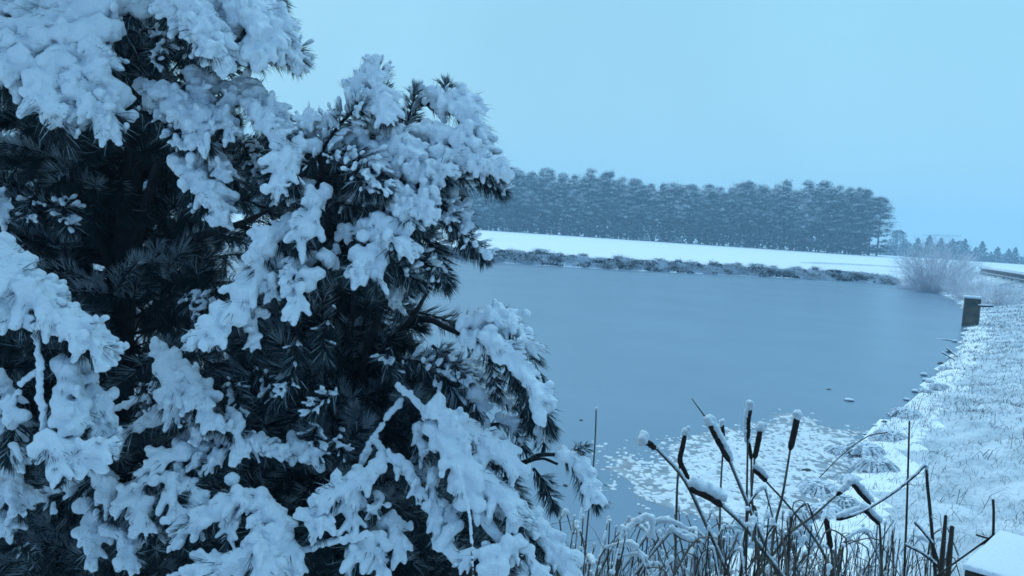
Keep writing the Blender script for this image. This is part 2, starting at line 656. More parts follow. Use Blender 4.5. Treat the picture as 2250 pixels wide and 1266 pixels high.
n_b = fbm(P2[:, 0] * 1.6 + 40, P2[:, 1] * 1.6, 2)
n_c = fbm(P2[:, 0] * 22, P2[:, 1] * 17, 3)
n_a = n_a * .9 + n_b * .1
rid = 1 - 2.6 * np.abs(n_a - .5)
z = (thr - rid - .25 * (n_c - .5)) * .075
z = np.clip(z, -.05, .012) + np.clip(z - .012, 0, 1) * .35
slush = (z < .002) & (z > np.where(sd_ > .22 + (n_b - .5) * 1.2, -.075, -.012))
z = np.where(slush, .0025, z)
nx2, ny2 = len(mx_), len(my_)
ii = (np.arange(ny2 - 1)[:, None] * nx2 + np.arange(nx2 - 1)[None]).ravel()
q = np.stack([ii, ii + 1, ii + nx2 + 1, ii + nx2], -1)
zm = z[q].max(1)
q = q[zm > -.01]
mi_ = (z[q].max(1) < .0045).astype(int)
o = obj('frozen_mud_flat', new_mesh('frozen_mud_flat', np.column_stack([P2, z]), q, [M['mud'], M['slush']], mi_, True))
tag(o, kind='structure')


def ground_hit(px, py, d0=2.0, d1=140.0):
    D = np.exp(np.linspace(math.log(d0), math.log(d1), 700))
    P = EYE[None] + ray(px, py)[None] * D[:, None]
    h = np.maximum(ground_h(P), 0)
    k = np.where(P[:, 2] <= h)[0]
    return P[k[0]] if len(k) else P[-1]
# ------------------------------------------------------------------ far forest: each pine a thing
def far_pine(seed, H, crown_from, spread, n_pad, low=0):
    r = np.random.default_rng(seed)
    g = Geo()
    lean = r.normal(0, .02, 2)
    zs = np.linspace(-.6, H * .93, 8)
    trunk_at = lambda z: np.array([lean[0] * z, lean[1] * z, z])
    g.tube([trunk_at(z_) + np.append(r.normal(0, .03, 2), 0) for z_ in zs], np.linspace(.17, .04, 8), 6, 0)
    c = Geo()
    pads = []
    for i in range(n_pad):
        u = r.random() ** .8
        z_ = H * (crown_from + (1 - crown_from) * u)
        rel = (z_ / H - crown_from) / (1 - crown_from)
        reach = spread * math.sqrt(max(.02, 1 - (1.6 * abs(rel - .38)) ** 2.4)) * r.uniform(.3, 1.05)
        a = r.random() * 2 * PI
        base = trunk_at(z_ - .25 * reach)
        tip = trunk_at(z_) + np.array([math.cos(a), math.sin(a), 0]) * reach
        g.tube(spline([base, (base + tip) / 2 + [0, 0, -.06], tip], 4), np.linspace(.05, .02, 4), 3, 0)
        pads.append((tip, r.uniform(.36, .72)))
    for i in range(low):
        z_ = H * r.uniform(.1, crown_from)
        a = r.random() * 2 * PI
        reach = r.uniform(.7, 1.8)
        tip = trunk_at(z_ - .25) + np.array([math.cos(a), math.sin(a), 0]) * reach
        g.tube(spline([trunk_at(z_), tip], 3), [.035, .025, .015], 3, 0)
        pads.append((tip - [0, 0, .1], r.uniform(.22, .4)))
    amount = (1.3, .5, 1.0, .35, 1.4, .8, .2)[seed % 7]
    for p, s in pads:
        n = int(84 * s / .45)
        ax = np.array([p[0], p[1], 0]) - np.array([lean[0] * p[2], lean[1] * p[2], 0])
        ax = unit(ax + r.normal(0, .25, 3) * [1, 1, .3])
        sd = unit(np.cross(ax, [0, 0, 1]))
        al = r.normal(-.25, .75, n); la = r.normal(0, .42, n) * (1 - .2 * al); vz = r.normal(0, .38, n) - .10 * np.abs(la) - .12 * al ** 2
        C = p + s * (al[:, None] * ax + la[:, None] * sd + vz[:, None] * np.array([0, 0, 1.0]))
        dirs = ax[None] * .25 + la[:, None] * sd[None] * .5 + r.normal(0, .62, (n, 3)) + np.array([0, 0, .25])
        dirs /= np.linalg.norm(dirs, axis=1)[:, None]
        b = np.cross(dirs, r.normal(size=(n, 3)) + [0, 0, .3]); b /= np.linalg.norm(b, axis=1)[:, None]
        sz = r.uniform(.07, .17, n)[:, None]
        V = np.stack([C - dirs * sz, C + b * sz * .38, C + dirs * sz * 1.2, C - b * sz * .38], 1).reshape(-1, 3)
        frac = (.95 if r.random() < .5 else .22) * np.clip((p[2] / H - .15) * 2.0, .06, 1.1) * amount
        snowy = (vz + r.normal(0, .10, n) > .26 - .55 * frac)
        o_ = np.arange(n)[:, None] * 4
        qd = np.concatenate([o_, o_ + 1, o_ + 2, o_ + 3], 1)
        c.add(V, None, qd[~snowy], 0)
        c.add(V, None, qd[snowy], 1)
    return g.mesh('pine_trunk', M['far_bark'], True), c.mesh('pine_crown', [M['far_needle'], M['far_snow']])


def tree_thing(name, tm, cm, loc, rz, sc, label, cat, group):
    t = obj(name, tm, None, loc)
    t.rotation_euler = (0, 0, rz); t.scale = sc
    k = obj('crown', cm, t)
    return tag(t, label, cat, group)


variants = [far_pine(100 + i, 12, (.36, .42, .28, .40, .22, .32, .45)[i], (1.7, 1.5, 2.0, 1.6, 2.2, 1.8, 1.5)[i], (64, 54, 76, 58, 88, 70, 50)[i], (12, 7, 16, 9, 22, 13, 6)[i]) for i in range(7)]
A0 = at(1925, 557, 150)[:2]
A1 = at(240, 447, 178)[:2]
dirn = (A1 - A0); Lf = np.linalg.norm(dirn); dirn /= Lf
back = np.array([-dirn[1], dirn[0]])
if back[1] < 0: back = -back
first = None
spots = []
for row in range(4):
    n_ = (58, 58, 56, 54)[row]
    for i in range(n_):
        u = (i + random.uniform(-.35, .35) + .5 * (row % 2)) / n_
        off = row * 2.6 + random.uniform(-.8, .8) + (random.random() < .12) * 1.2
        p = A0 + dirn * (Lf * u) + back * off
        spots.append((u, row, p))
spots.sort(key=lambda s: s[0])
for k, (u, row, p) in enumerate(spots):
    v = random.choice(variants)
    zz = ground_h([p])[0]
    hsc = random.uniform(.86, 1.08) * (0.96 + .06 * math.sin(u * 21))
    hsc *= 1.02 if u < .25 else 1.0
    if k == 0:
        lab, grp = 'last pine at the right end of the far forest, its snowy side boughs reaching low', None
        v = variants[4]
    else:
        lab, grp = 'tall snow-dusted pine standing among the close rows of the far forest edge', 'pines of the far forest edge'
    tree_thing('pine_tree', v[0], v[1], (p[0], p[1], zz), random.random() * 6.28, (random.uniform(.9, 1.15),) * 2 + (hsc,), lab, 'tree', grp)

# the wood behind those rows reads as one dark mass
r = np.random.default_rng(90)
g = Geo()
n = 42000
u = r.random(n) * 1.02 - .01
off = 8 + r.random(n) * 11
hh = .1 + r.random(n) ** .9 * 8.6
C = np.column_stack([A0 + dirn * (Lf * u)[:, None] * .99 + back * off[:, None] + dirn * .6, hh])
C[:, 2] += ground_h(C[:, :2])
nrm = r.normal(size=(n, 3)); nrm /= np.linalg.norm(nrm, axis=1)[:, None]
aa = np.cross(nrm, r.normal(size=(n, 3))); aa /= np.linalg.norm(aa, axis=1)[:, None]
b = np.cross(nrm, aa); sz = r.uniform(.2, .5, n)[:, None]
V = np.stack([C - aa * sz, C + b * sz * .6, C + aa * sz, C - b * sz * .6], 1).reshape(-1, 3)
g.add(V, None, np.arange(n * 4).reshape(-1, 4), 0)
for k in range(160):
    p = A0 + dirn * (Lf * r.random()) + back * r.uniform(8, 14); z0 = ground_h([p])[0]
    g.tube([(p[0], p[1], z0 - .3), (p[0] + r.normal(0, .2), p[1], z0 + 8)], [.17, .08], 5, 1, False)
o = obj('deep_wood', g.mesh('deep_wood', [M['far_needle'], M['far_bark']])); tag(o, kind='stuff')

# fallen trunk leaning against the forest edge
g = Geo(); a, b = at(1343, 517, 156), at(1292, 478, 156)
g.tube(spline([a - [0, 0, .3], (a + b) / 2 + [0, 0, .1], b], 6), np.linspace(.13, .06, 6), 6)
t = obj('leaning_trunk', g.mesh('leaning_trunk', M['far_bark'], True, a), None, a)
tag(t, 'bare fallen trunk leaning against the dark forest edge beyond the field', 'fallen trunk')


def clump_shrub(seed, w, h, n, snow_p, mats, leaf=.06):
    r = np.random.default_rng(seed)
    g = Geo()
    for i in range(max(6, n // 14)):
        a = r.random() * 6.28; q_ = r.uniform(.3, 1) * w
        tip = np.array([math.cos(a) * q_, math.sin(a) * q_, h * r.uniform(.5, 1)])
        g.tube(spline([(tip[0] * .15, tip[1] * .15, -.1), tip * [.5, .5, .7], tip], 4), np.linspace(.014, .006, 4), 3, 0)
    d = r.normal(size=(n, 3)); d /= np.linalg.norm(d, axis=1)[:, None]
    d[:, 2] = np.abs(d[:, 2])
    lob = 1 + .35 * np.sin(d[:, 0] * 5 + seed) * np.cos(d[:, 1] * 4 + seed * 2)
    C = d * (r.random(n)[:, None] ** .35) * lob[:, None] * [w, w, h]
    nrm = r.normal(size=(n, 3)) + [0, 0, .7]; nrm /= np.linalg.norm(nrm, axis=1)[:, None]
    a = np.cross(nrm, r.normal(size=(n, 3))); a /= np.linalg.norm(a, axis=1)[:, None]
    b = np.cross(nrm, a); sz = r.uniform(.5, 1.3, n)[:, None] * leaf
    V = np.stack([C - a * sz, C + b * sz * .6, C + a * sz * 1.2, C - b * sz * .6], 1).reshape(-1, 3)
    sn = (r.random(n) < snow_p * (.35 + 1.1 * C[:, 2] / h))
    o_ = np.arange(n)[:, None] * 4
    qd = np.concatenate([o_, o_ + 1, o_ + 2, o_ + 3], 1)
    c = Geo()
    c.add(V, None, qd[~sn], 0)
    c.add(V, None, qd[sn], 1)
    return g.mesh('shrub_stems', mats[0], True), c.mesh('shrub_foliage', mats)


def shrub_thing(name, ms, loc, rz, sc, label, cat, group):
    t = obj(name, ms[0], None, loc); t.rotation_euler = (0, 0, rz); t.scale = sc
    obj('foliage', ms[1], t)
    return tag(t, label, cat, group)


sm = [clump_shrub(300 + i, .75, .8, 500, .75, [M['far_needle'], M['far_snow']], .1) for i in range(3)]
for i, (px, py, sc) in enumerate([(1418, 524, 1.2), (1452, 526, .9), (1488, 521, 1.5), (1115, 497, .9), (1250, 512, .7), (1620, 541, .8)]):
    p = at(px, py, 150 + (1900 - px) * .015)
    p[2] = ground_h([p])[0]
    shrub_thing('snowy_shrub', sm[i % 3], p - [0, 0, .05], i * 1.3, (sc, sc, sc), 'low snow-covered shrub on the white field at the foot of the forest', 'shrub', 'snowy shrubs along the forest foot')

# shore shrubs on the far bank
dark = [clump_shrub(400 + i, .62, .62, 620, (.10, .42, .55, .14, .65)[i], [M['dark_grass'], M['snow']], .042) for i in range(5)]
pale = [clump_shrub(450 + i, .7, .55, 560, 1.2, [M['dark_grass'], M['snow']], .045) for i in range(3)]
cum = np.concatenate([[0], np.cumsum(np.linalg.norm(np.diff(far, axis=0), axis=1))])
NS = 290
for i in range(NS):
    s_ = (i + random.random()) / NS * cum[-1]
    k = min(np.searchsorted(cum, s_, 'right') - 1, len(far) - 2)
    t_ = (s_ - cum[k]) / (cum[k + 1] - cum[k])
    p = far[k] * (1 - t_) + far[k + 1] * t_
    p = p + np.array([.15, 1.0]) * (random.uniform(.45, 1.2) if i % 2 else random.uniform(1.1, 2.6))
    zz = ground_h([p])[0]
    sc = random.uniform(.45, .95) * (1 if i % 5 else 1.25)
    if random.random() < (.55 if i % 2 else .12):
        shrub_thing('shore_shrub', random.choice(dark), (p[0], p[1], zz - .08), random.random() * 6, (sc * 1.15, sc, sc * .8), 'dark brown tussock with patchy snow on the far shore of the pond', 'shrub', 'dark tussocks along the far shore')
    else:
        shrub_thing('snowy_tussock', random.choice(pale), (p[0], p[1], zz - .08), random.random() * 6, (sc * 1.3, sc, sc * .65), 'snow-whitened tussock on the far shore of the pond', 'shrub', 'snowy tussocks along the far shore')

# rough grass of the far bank
n = 34000
s_ = rng.random(n) * cum[-1]
k = np.clip(np.searchsorted(cum, s_, 'right') - 1, 0, len(far) - 2)
t_ = ((s_ - cum[k]) / (cum[k + 1] - cum[k]))[:, None]
P = far[k] * (1 - t_) + far[k + 1] * t_ + np.array([[.15, 1.0]]) * rng.uniform(.30, 1.9, (n, 1))
Z = ground_h(P)
clump = fbm(P[:, 0] * .9, P[:, 1] * 1.3, 3)
h_ = rng.uniform(.05, .22, n)
dx_, dy_ = rng.normal(0, .10, n), rng.normal(0, .06, n)
w_ = rng.uniform(.02, .06, n)
B = np.column_stack([P, Z - .03])
T = B + np.column_stack([dx_, dy_, h_])
V = np.stack([B - [.04, 0, 0], B + [.04, 0, 0], T + np.column_stack([w_, w_ * 0, w_ * 0]), T - np.column_stack([w_, w_ * 0, w_ * 0])], 1).reshape(-1, 3)
wh = (rng.random(n) < np.interp(clump, [.42, .5, .58], [.22, .90, 1.0])).astype(int)
g = Geo(); qd = np.arange(n * 4).reshape(-1, 4)
g.add(V, None, qd[wh == 0], 0); g.add(V, None, qd[wh == 1], 1)
o = obj('bank_grass', g.mesh('bank_grass', [M['dark_grass'], M['snow']])); tag(o, kind='stuff')

# ------------------------------------------------------------------ hazy trees, house and crane far right
def conifer(seed, H, wid, pointed=True):
    r = np.random.default_rng(seed)
    g = Geo(); g.tube([(0, 0, -.5), (0, 0, H * .5), (0, 0, H * .97)], [.16, .1, .03], 5)
    c = Geo(); n = 2200
    u = r.random(n) ** .75
    z_ = H * (.06 + .92 * (1 - u)) if pointed else H * (.15 + .85 * r.random(n))
    rel = z_ / H
    rad = wid * ((1 - rel) ** .8 * (1 + .28 * np.sin(rel * 40 + seed)) if pointed else np.sqrt(np.clip(1 - ((rel - .53) / .475) ** 2, 0, 1)) * (1 + .2 * np.sin(rel * 17 + seed)))
    a = r.random(n) * 6.28
    a = a + .5 * np.sin(a * 3 + seed)
    q_ = rad * np.sqrt(r.random(n)) * r.uniform(.7, 1.15, n)
    C = np.stack([np.cos(a) * q_, np.sin(a) * q_, z_], -1)
    nrm = r.normal(size=(n, 3)); nrm /= np.linalg.norm(nrm, axis=1)[:, None]
    aa = np.cross(nrm, r.normal(size=(n, 3))); aa /= np.linalg.norm(aa, axis=1)[:, None]
    b = np.cross(nrm, aa); sz = r.uniform(.14, .34, n)[:, None]
    V = np.stack([C - aa * sz, C + b * sz * .6, C + aa * sz, C - b * sz * .6], 1).reshape(-1, 3)
    sn = r.random(n) < .16
    o_ = np.arange(n)[:, None] * 4
    qd = np.concatenate([o_, o_ + 1, o_ + 2, o_ + 3], 1)
    c.add(V, None, qd[~sn], 0); c.add(V, None, qd[sn], 1)
    return g.mesh('far_trunk', M['far_bark']), c.mesh('far_crown', [M['far_needle'], M['far_snow']])


DT = 225
con = [conifer(500 + i, 10, 3.4) for i in range(3)]
rnd = [conifer(520 + i, 10, 3.6, False) for i in range(3)]
def far_tree(px, top, base, D, v, label, group, wsc=1.0):
    p = at(px, base, D); h = abs(base - top) / F * D
    zz = p[2]
    s = h / 10
    tree_thing('distant_tree', v[0], v[1], (p[0], p[1], zz), random.random() * 6, (s * wsc, s * wsc, s), label, 'tree', group)
far_tree(1968, 506, 572, DT, rnd[0], 'tallest rounded hazy tree just right of the forest end', None, .95)
for px, top in [(1945, 538), (1990, 534), (2018, 550), (2050, 546), (2078, 536), (2102, 530), (2126, 551), (2165, 562), (2205, 558), (2240, 564), (2275, 555), (2300, 562), (1922, 560)]:
    far_tree(px, top, 580 + (px - 2000) * .05, DT + random.uniform(-15, 30), random.choice(rnd), 'rounded hazy tree in the distant row beyond the dam', 'rounded trees of the distant row', 1.35)
for px, top in [(2012, 522), (2037, 516), (2062, 522), (2088, 524), (2115, 524), (2153, 529), (2188, 541), (2212, 545), (2227, 542), (2255, 548), (2140, 542), (2174, 552), (2280, 545)]:
    far_tree(px, top, 580 + (px - 2000) * .05, DT - 10 + random.uniform(-15, 15), random.choice(con), 'pointed hazy spruce in the distant row beyond the dam', 'spruces of the distant row', 1.2)

hp = at(1926, 560, 262)
hroot = bpy.data.objects.new('house', None); COL.objects.link(hroot); hroot.location = hp
tag(hroot, 'small hazy house with a snowy roof between the forest end and the distant trees', 'house')
g = Geo(); g.box((0, 0, .9), 5.4, 4.2, 2.4); obj('wall', g.mesh('wall', M['wall']), hroot)
g = Geo()
g.add([(-3, -2.5, 2.1), (3, -2.5, 2.1), (3, 2.5, 2.1), (-3, 2.5, 2.1), (-3, 0, 3.9), (3, 0, 3.9)], [(0, 4, 3), (1, 2, 5)], [(0, 1, 5, 4), (2, 3, 4, 5), (0, 3, 2, 1)])
obj('roof', g.mesh('roof', M['far_snow']), hroot)
g = Geo(); g.box((.6, -2.13, 1.2), 2.2, .06, .8); obj('window', g.mesh('window', M['glass']), hroot)
hp = at(2172, 572, 270)
hroot = bpy.data.objects.new('house', None); COL.objects.link(hroot); hroot.location = hp
tag(hroot, 'white snowy-roofed house half hidden by the spruces above the dam fence', 'house')
g = Geo(); g.box((0, 0, .2), 2.4, 2.4, 1.6); obj('wall', g.mesh('wall', M['wall']), hroot)
g = Geo()
g.add([(-1.4, -1.4, 1.0), (1.4, -1.4, 1.0), (1.4, 1.4, 1.0), (-1.4, 1.4, 1.0), (-1.4, 0, 2.0), (1.4, 0, 2.0)], [(0, 4, 3), (1, 2, 5)], [(0, 1, 5, 4), (2, 3, 4, 5), (0, 3, 2, 1)])
obj('roof', g.mesh('roof', M['far_snow']), hroot)

cp = at(2041, 560, 430)
cr = bpy.data.objects.new('tower_crane', None); COL.objects.link(cr); cr.location = cp
tag(cr, 'faint tower crane whose thin jib shows above the distant trees', 'crane')
top = at(2041, 517, 430) - cp; end = at(2112, 519, 430) - cp; tail = at(2026, 516.5, 430) - cp
def lattice(a, b, w, n):
    g = Geo(); a = np.array(a, float); b = np.array(b, float); d = unit(b - a)
    s = unit(np.cross(d, [.2, 1, .1])) * w; t_ = unit(np.cross(d, s)) * w
    c = [s + t_, s - t_, -s - t_, -s + t_]
    for k in c: g.tube([a + k, b + k], .06, 4)
    for i in range(n):
        p, q = a + (b - a) * i / n, a + (b - a) * (i + 1) / n
        for k in range(4): g.tube([p + c[k], q + c[(k + 1) % 4]], .035, 3)
    return g
obj('mast', lattice((0, 0, -2), top, .45, 9).mesh('mast', M['steel']), cr)
obj('jib', lattice(tail, end, .22, 22).mesh('jib', M['steel']), cr)
# ------------------------------------------------------------------ bare frosted bush at the pond's far corner
def twig_bush(seed, w, h, n):
    r = np.random.default_rng(seed)
    g = Geo()
    for i in range(n):
        a = r.random() * 2 * PI; q_ = w * math.sqrt(r.random())
        up = h * (1 - .45 * (q_ / w) ** 2) * r.uniform(.45, 1.05)
        tip = np.array([math.cos(a) * q_, math.sin(a) * q_ * .8, up])
        b0 = np.array([math.cos(a) * q_ * .35 + r.normal(0, .2), math.sin(a) * q_ * .35 + r.normal(0, .2), -.2])
        P = spline([b0, b0 * .4 + tip * .6 + [0, 0, h * .12], tip], 5)
        g.tube(P, np.linspace(.012, .005, 5), 3, 0, False)
        for j in range(5):
            k = r.integers(1, 5)
            d = (tip - b0); d /= np.linalg.norm(d)
            d = unit(d + r.normal(0, .6, 3))
            l = r.uniform(.3, .8)
            g.tube(spline([P[k], P[k] + d * l * .6, P[k] + d * l + [0, 0, -.05 * l]], 3), [.007, .006, .004], 3, 0, False)
    return g


def bush_thing(px, py, D, w, h, n, seed, label, group=None):
    p = at(px, py, D); p[2] = ground_h([p])[0]
    g = twig_bush(seed, w, h, n)
    o = obj('bare_bush', g.mesh('bare_bush', M['bush_twig'], False), None, p)
    return tag(o, label, 'bush', group)


bush_thing(2058, 622, 62, 3.5, 4.1, 600, 1, 'large rounded leafless bush, pinkish grey with frost, at the far corner of the pond')
bush_thing(2008, 618, 66, 1.9, 1.6, 200, 2, 'lower frosted bare bush spreading from the left side of the big rounded bush')
bush_thing(2128, 628, 52, 1.7, 1.5, 200, 3, 'frosted thicket on the slope between the big bush and the dam fence')
bush_thing(2190, 640, 44, 1.9, 1.0, 160, 4, 'pale frosted scrub on the slope just under the dam fence')

# ------------------------------------------------------------------ fence along the dam crest
fr0, fr1 = ground_hit(2155, 601, 30), ground_hit(2290, 627, 20)
n_b = 44
fence = bpy.data.objects.new('dam_fence', None); COL.objects.link(fence); fence.location = fr0
tag(fence, 'low grey board fence with a snow-topped rail along the crest of the dam', 'fence')
v = fr1 - fr0; Lv = np.linalg.norm(v); dv = v / Lv; rz = math.atan2(dv[1], dv[0])
hgt = .45
g = Geo()
for i in range(n_b + 1):
    c = v * i / n_b
    g.box(c + [0, 0, hgt * .5], Lv / n_b * .68, .05, hgt, rz)
obj('pickets', g.mesh('pickets', M['plank']), fence)
for i in range(8):
    g = Geo(); c = v * i / 7 + np.array([math.sin(rz), -math.cos(rz), 0]) * -.09
    g.box((0, 0, hgt * .5 - .15), .12, .12, hgt + .4, rz)
    obj('post', g.mesh('post', M['plank']), fence, c)
def rail(z0, th, dep, mat_, nm, off=0):
    g = Geo()
    a = np.array([math.sin(rz), -math.cos(rz), 0]) * dep * .5
    o3 = np.array([math.sin(rz), -math.cos(rz), 0]) * off
    P = [o3 - a, o3 + a, v + o3 + a, v + o3 - a]
    V = [p_ + [0, 0, z0] for p_ in P] + [p_ + [0, 0, z0 + th] for p_ in P]
    g.add(V, None, [(0, 3, 2, 1), (4, 5, 6, 7), (0, 1, 5, 4), (1, 2, 6, 5), (2, 3, 7, 6), (3, 0, 4, 7)])
    return obj(nm, g.mesh(nm, mat_), fence)
tr_ = rail(hgt + .003, .06, .5, M['plank'], 'top_rail')
sn_ = rail(hgt + .065, .17, .56, M['snow'], 'snow'); sn_.parent = tr_
lr = rail(.06, .07, .06, M['plank'], 'lower_rail', .06)
sn2 = rail(.135, .035, .08, M['snow'], 'snow', .06); sn2.parent = lr

# ------------------------------------------------------------------ concrete outlet pillar in the water's edge
pb = hit(2112, 722); pb2 = at(2151, 716, 31.0)
pc = at(2132, 708, 32.2); pc[2] = -.5
pil = bpy.data.objects.new('outlet_pillar', None); COL.objects.link(pil); pil.location = pc
tag(pil, 'weathered concrete pillar standing at the water edge with a thin snow cap', 'pillar')
ph = (at(2134, 655, 32.2)[2]) - pc[2]
import bmesh as _bm
def bevel_box(name, sx, sy, sz, m, bev, loc=(0, 0, 0), parent=None, rz=0, sub=0, noise=0.0, taper=1.0):
    bm = _bm.new()
    _bm.ops.create_cube(bm, size=1)
    for v_ in bm.verts:
        k = taper if v_.co.z > 0 else 1
        v_.co = Vector((v_.co.x * sx * k, v_.co.y * sy * k, (v_.co.z + .5) * sz))
    if bev: _bm.ops.bevel(bm, geom=bm.edges[:], offset=bev, segments=3, affect='EDGES', profile=.5)
    if sub:
        _bm.ops.subdivide_edges(bm, edges=bm.edges[:], cuts=sub, use_grid_fill=True)
        for v_ in bm.verts:
            h = fbm(np.array([v_.co.x * 9 + 3]), np.array([v_.co.y * 9 + v_.co.z * 5]))[0] - .5
            v_.co += Vector((h * .3, h * .3, h)) * noise
    me = bpy.data.meshes.new(name); bm.to_mesh(me); bm.free()
    for p_ in me.polygons: p_.use_smooth = bool(sub)
    me.materials.append(m)
    o_ = obj(name, me, parent, loc); o_.rotation_euler = (0, 0, rz)
    return o_
bevel_box('shaft', .58, .42, ph, M['concrete'], .02, (0, 0, 0), pil, -.45, 0, 0, .97)
bevel_box('snow_cap', .63, .47, .09, M['snow'], .04, (0, 0, ph - .005), pil, -.45, 3, .04)
g = Geo(); a, b = at(2150, 673, 31.8), at(2182, 674, 31.2)
g.tube([a, b], .035, 6); g.tube([a + [0, 0, .05], (a + b) / 2 + [0, 0, .055], b + [0, 0, .05]], [.03, .04, .03], 6, 1)
t = obj('outlet_beam', g.mesh('outlet_beam', [M['dark_wood'], M['snow']], True, a), None, a)
tag(t, 'short snow-lined beam jutting from the slope beside the concrete pillar', 'beam')

# sticks lying over the water edge
def stick(pts, D0, D1, rad, label, snow=True):
    P = np.array([at(px, py, D0 + (D1 - D0) * i / (len(pts) - 1)) for i, (px, py) in enumerate(pts)])
    P = spline(P, 10)
    g = Geo(); g.tube(P, np.linspace(rad, rad * .5, 10), 5)
    root = obj('stick', g.mesh('stick', M['reed_dark'], True, P[0]), None, P[0])
    tag(root, label, 'stick')
    if snow:
        g = Geo(); g.tube(P + [0, 0, rad * .9], np.linspace(rad * 1.0, rad * .5, 10) * rng.uniform(.7, 1.2, 10), 5)
        obj('snow', g.mesh('stick_snow', M['snow'], True, P[0]), root)
stick([(2058, 747), (2080, 748), (2102, 752)], 26.5, 26, .03, 'snow-lined stick sticking out over the water below the pillar')
stick([(2080, 765), (2105, 785), (2125, 790)], 22, 21.5, .02, 'upper of two thin sticks lying on the snowy bank below the pillar')
stick([(2070, 775), (2095, 790), (2118, 800)], 21, 20.5, .018, 'lower of two thin sticks lying on the snowy bank below the pillar')

# stones in the ice
def stone(px, py, w, h, label, cap=True, seed=0, group=None):
    p = hit(px, py); D = np.linalg.norm(p - EYE); s = w / F * D * .5; hh = h / F * D
    V, Fc = ICO2
    V = V.copy()
    n_ = 1 + .25 * np.sin(V[:, 0] * 3 + seed) * np.cos(V[:, 1] * 2.5 + seed) + rng.normal(0, .04, len(V))
    V = V * n_[:, None] * [s, s * .8, hh * .62]
    o_ = obj('stone', new_mesh('stone', V, Fc, M['stone'], None, True), None, p + [0, 0, -.004])
    tag(o_, label, 'stone', group)
    if cap:
        V2 = ICO2[0] * (1 + rng.normal(0, .03, len(V)))[:, None] * [s * 1.0, s * .8, hh * .42] + [0, 0, hh * .42]
        obj('snow_cap', new_mesh('stone_snow', V2, Fc, M['snow'], None, True), o_)
stone(1866, 881, 20, 7, 'snow-capped stone lying alone on the open ice near the right bank', True, 1)
stone(1821, 856, 9, 4, 'small dark stone on the ice behind the snow-capped stone', False, 2)
stone(1276, 924, 9, 5, 'small dark lump on the ice left of the snowy mud flat', False, 3)
stone(1242, 1068, 13, 7, 'dark pebble in the ice beside the drooping pine tip', False, 4)
stone(1772, 1036, 22, 12, 'dark stone poking out of the snowy mud flat', False, 5)
stone(1405, 1128, 9, 4, 'small dark chip on the ice above the reeds', False, 7)
for i, (px, py, w, h) in enumerate([(2043, 842, 18, 12), (2030, 826, 14, 10), (1957, 912, 12, 7), (1942, 928, 12, 8), (1922, 936, 11, 6), (1992, 880, 12, 8), (2010, 862, 14, 9), (2066, 800, 12, 8), (2098, 752, 10, 7), (1900, 955, 10, 6), (2035, 838, 16, 10), (2086, 775, 12, 8)]):
    stone(px, py, w * .95, h * .9, 'dark wet stone half under snow at the foot of the right-hand bank', i % 4 != 3, i + 9, 'stones along the right-hand water edge')

# ------------------------------------------------------------------ frosted grass on the dam slope
def grass_region(n, ylo, yhi, dmax, lmin, lmax, wpx, frost_p):
    y = np.exp(rng.uniform(math.log(ylo), math.log(yhi), n * 3))
    x = rng.uniform(1.0, 48, n * 3)
    P = np.stack([x, y], -1)
    ok = ~inside(P)
    px = 1125 + x / y * F
    ok &= (px < 2420) & (px > 1500)
    dd = segdist(P, dam)
    ok &= (dd < dmax) & (dd > .12)
    P = P[ok][:n]
    n = len(P)
    z_ = ground_h(P)
    D = np.linalg.norm(P, axis=1)
    B = np.column_stack([P, z_ - .02])
    th = rng.normal(.4, 1.6, n)
    lean = rng.uniform(.7, 1.55, n)
    L = rng.uniform(lmin, lmax, n) * (.6 + .8 * fbm(P[:, 0] * .5, P[:, 1] * .5, 2))
    hd = np.stack([np.cos(th), np.sin(th), np.zeros(n)], -1)
    up = np.array([0, 0, 1.0])
    p1 = B + (hd * np.sin(lean * .5)[:, None] + up * np.cos(lean * .5)[:, None]) * (L * .5)[:, None]
    p2 = p1 + (hd * np.sin(lean * 1.3)[:, None] + up * np.cos(lean * 1.3)[:, None]) * (L * .5)[:, None]
    side = np.cross(hd, up) * .6 + rng.normal(0, .4, (n, 3))
    side /= np.linalg.norm(side, axis=1)[:, None]
    w = (np.maximum(.0016, D * wpx / F) * rng.uniform(.6, 1.4, n))[:, None]
    V = np.stack([B - side * w, B + side * w, p1 + side * w * .9, p1 - side * w * .9, p2], 1).reshape(-1, 3)
    o_ = np.arange(n) * 5
    q_ = np.stack([o_, o_ + 1, o_ + 2, o_ + 3], -1)
    t_ = np.stack([o_ + 3, o_ + 2, o_ + 4], -1)
    mi = (rng.random(n) > frost_p).astype(int)
    return V, t_, q_, mi


g = Geo()
for args in ((60000, 2.2, 14, 5.5, .05, .17, .5, .72), (75000, 12, 60, 7.5, .06, .18, .45, .70), (3200, 2.6, 20, 6.5, .18, .42, .55, .15)):
    V, t_, q_, mi = grass_region(*args)
    n0 = g.n
    g.V.append(V); g.T.append(t_ + n0); g.ti.append(mi); g.Q.append(q_ + n0); g.qi.append(mi); g.n += len(V)
o = obj('frosted_grass', g.mesh('frosted_grass', [M['grass_frost'], M['grass_dead']]))
tag(o, kind='stuff')
# ------------------------------------------------------------------ the two snow-laden pines in front
UPV = np.array([0, 0, 1.0])


def noise3(P, s):
    return .5 * (vnoise(P[:, 0] / s + 31, P[:, 2] / s + 7) + vnoise(P[:, 1] / s + 11, (P[:, 2] + P[:, 0] * .6) / s + 3))


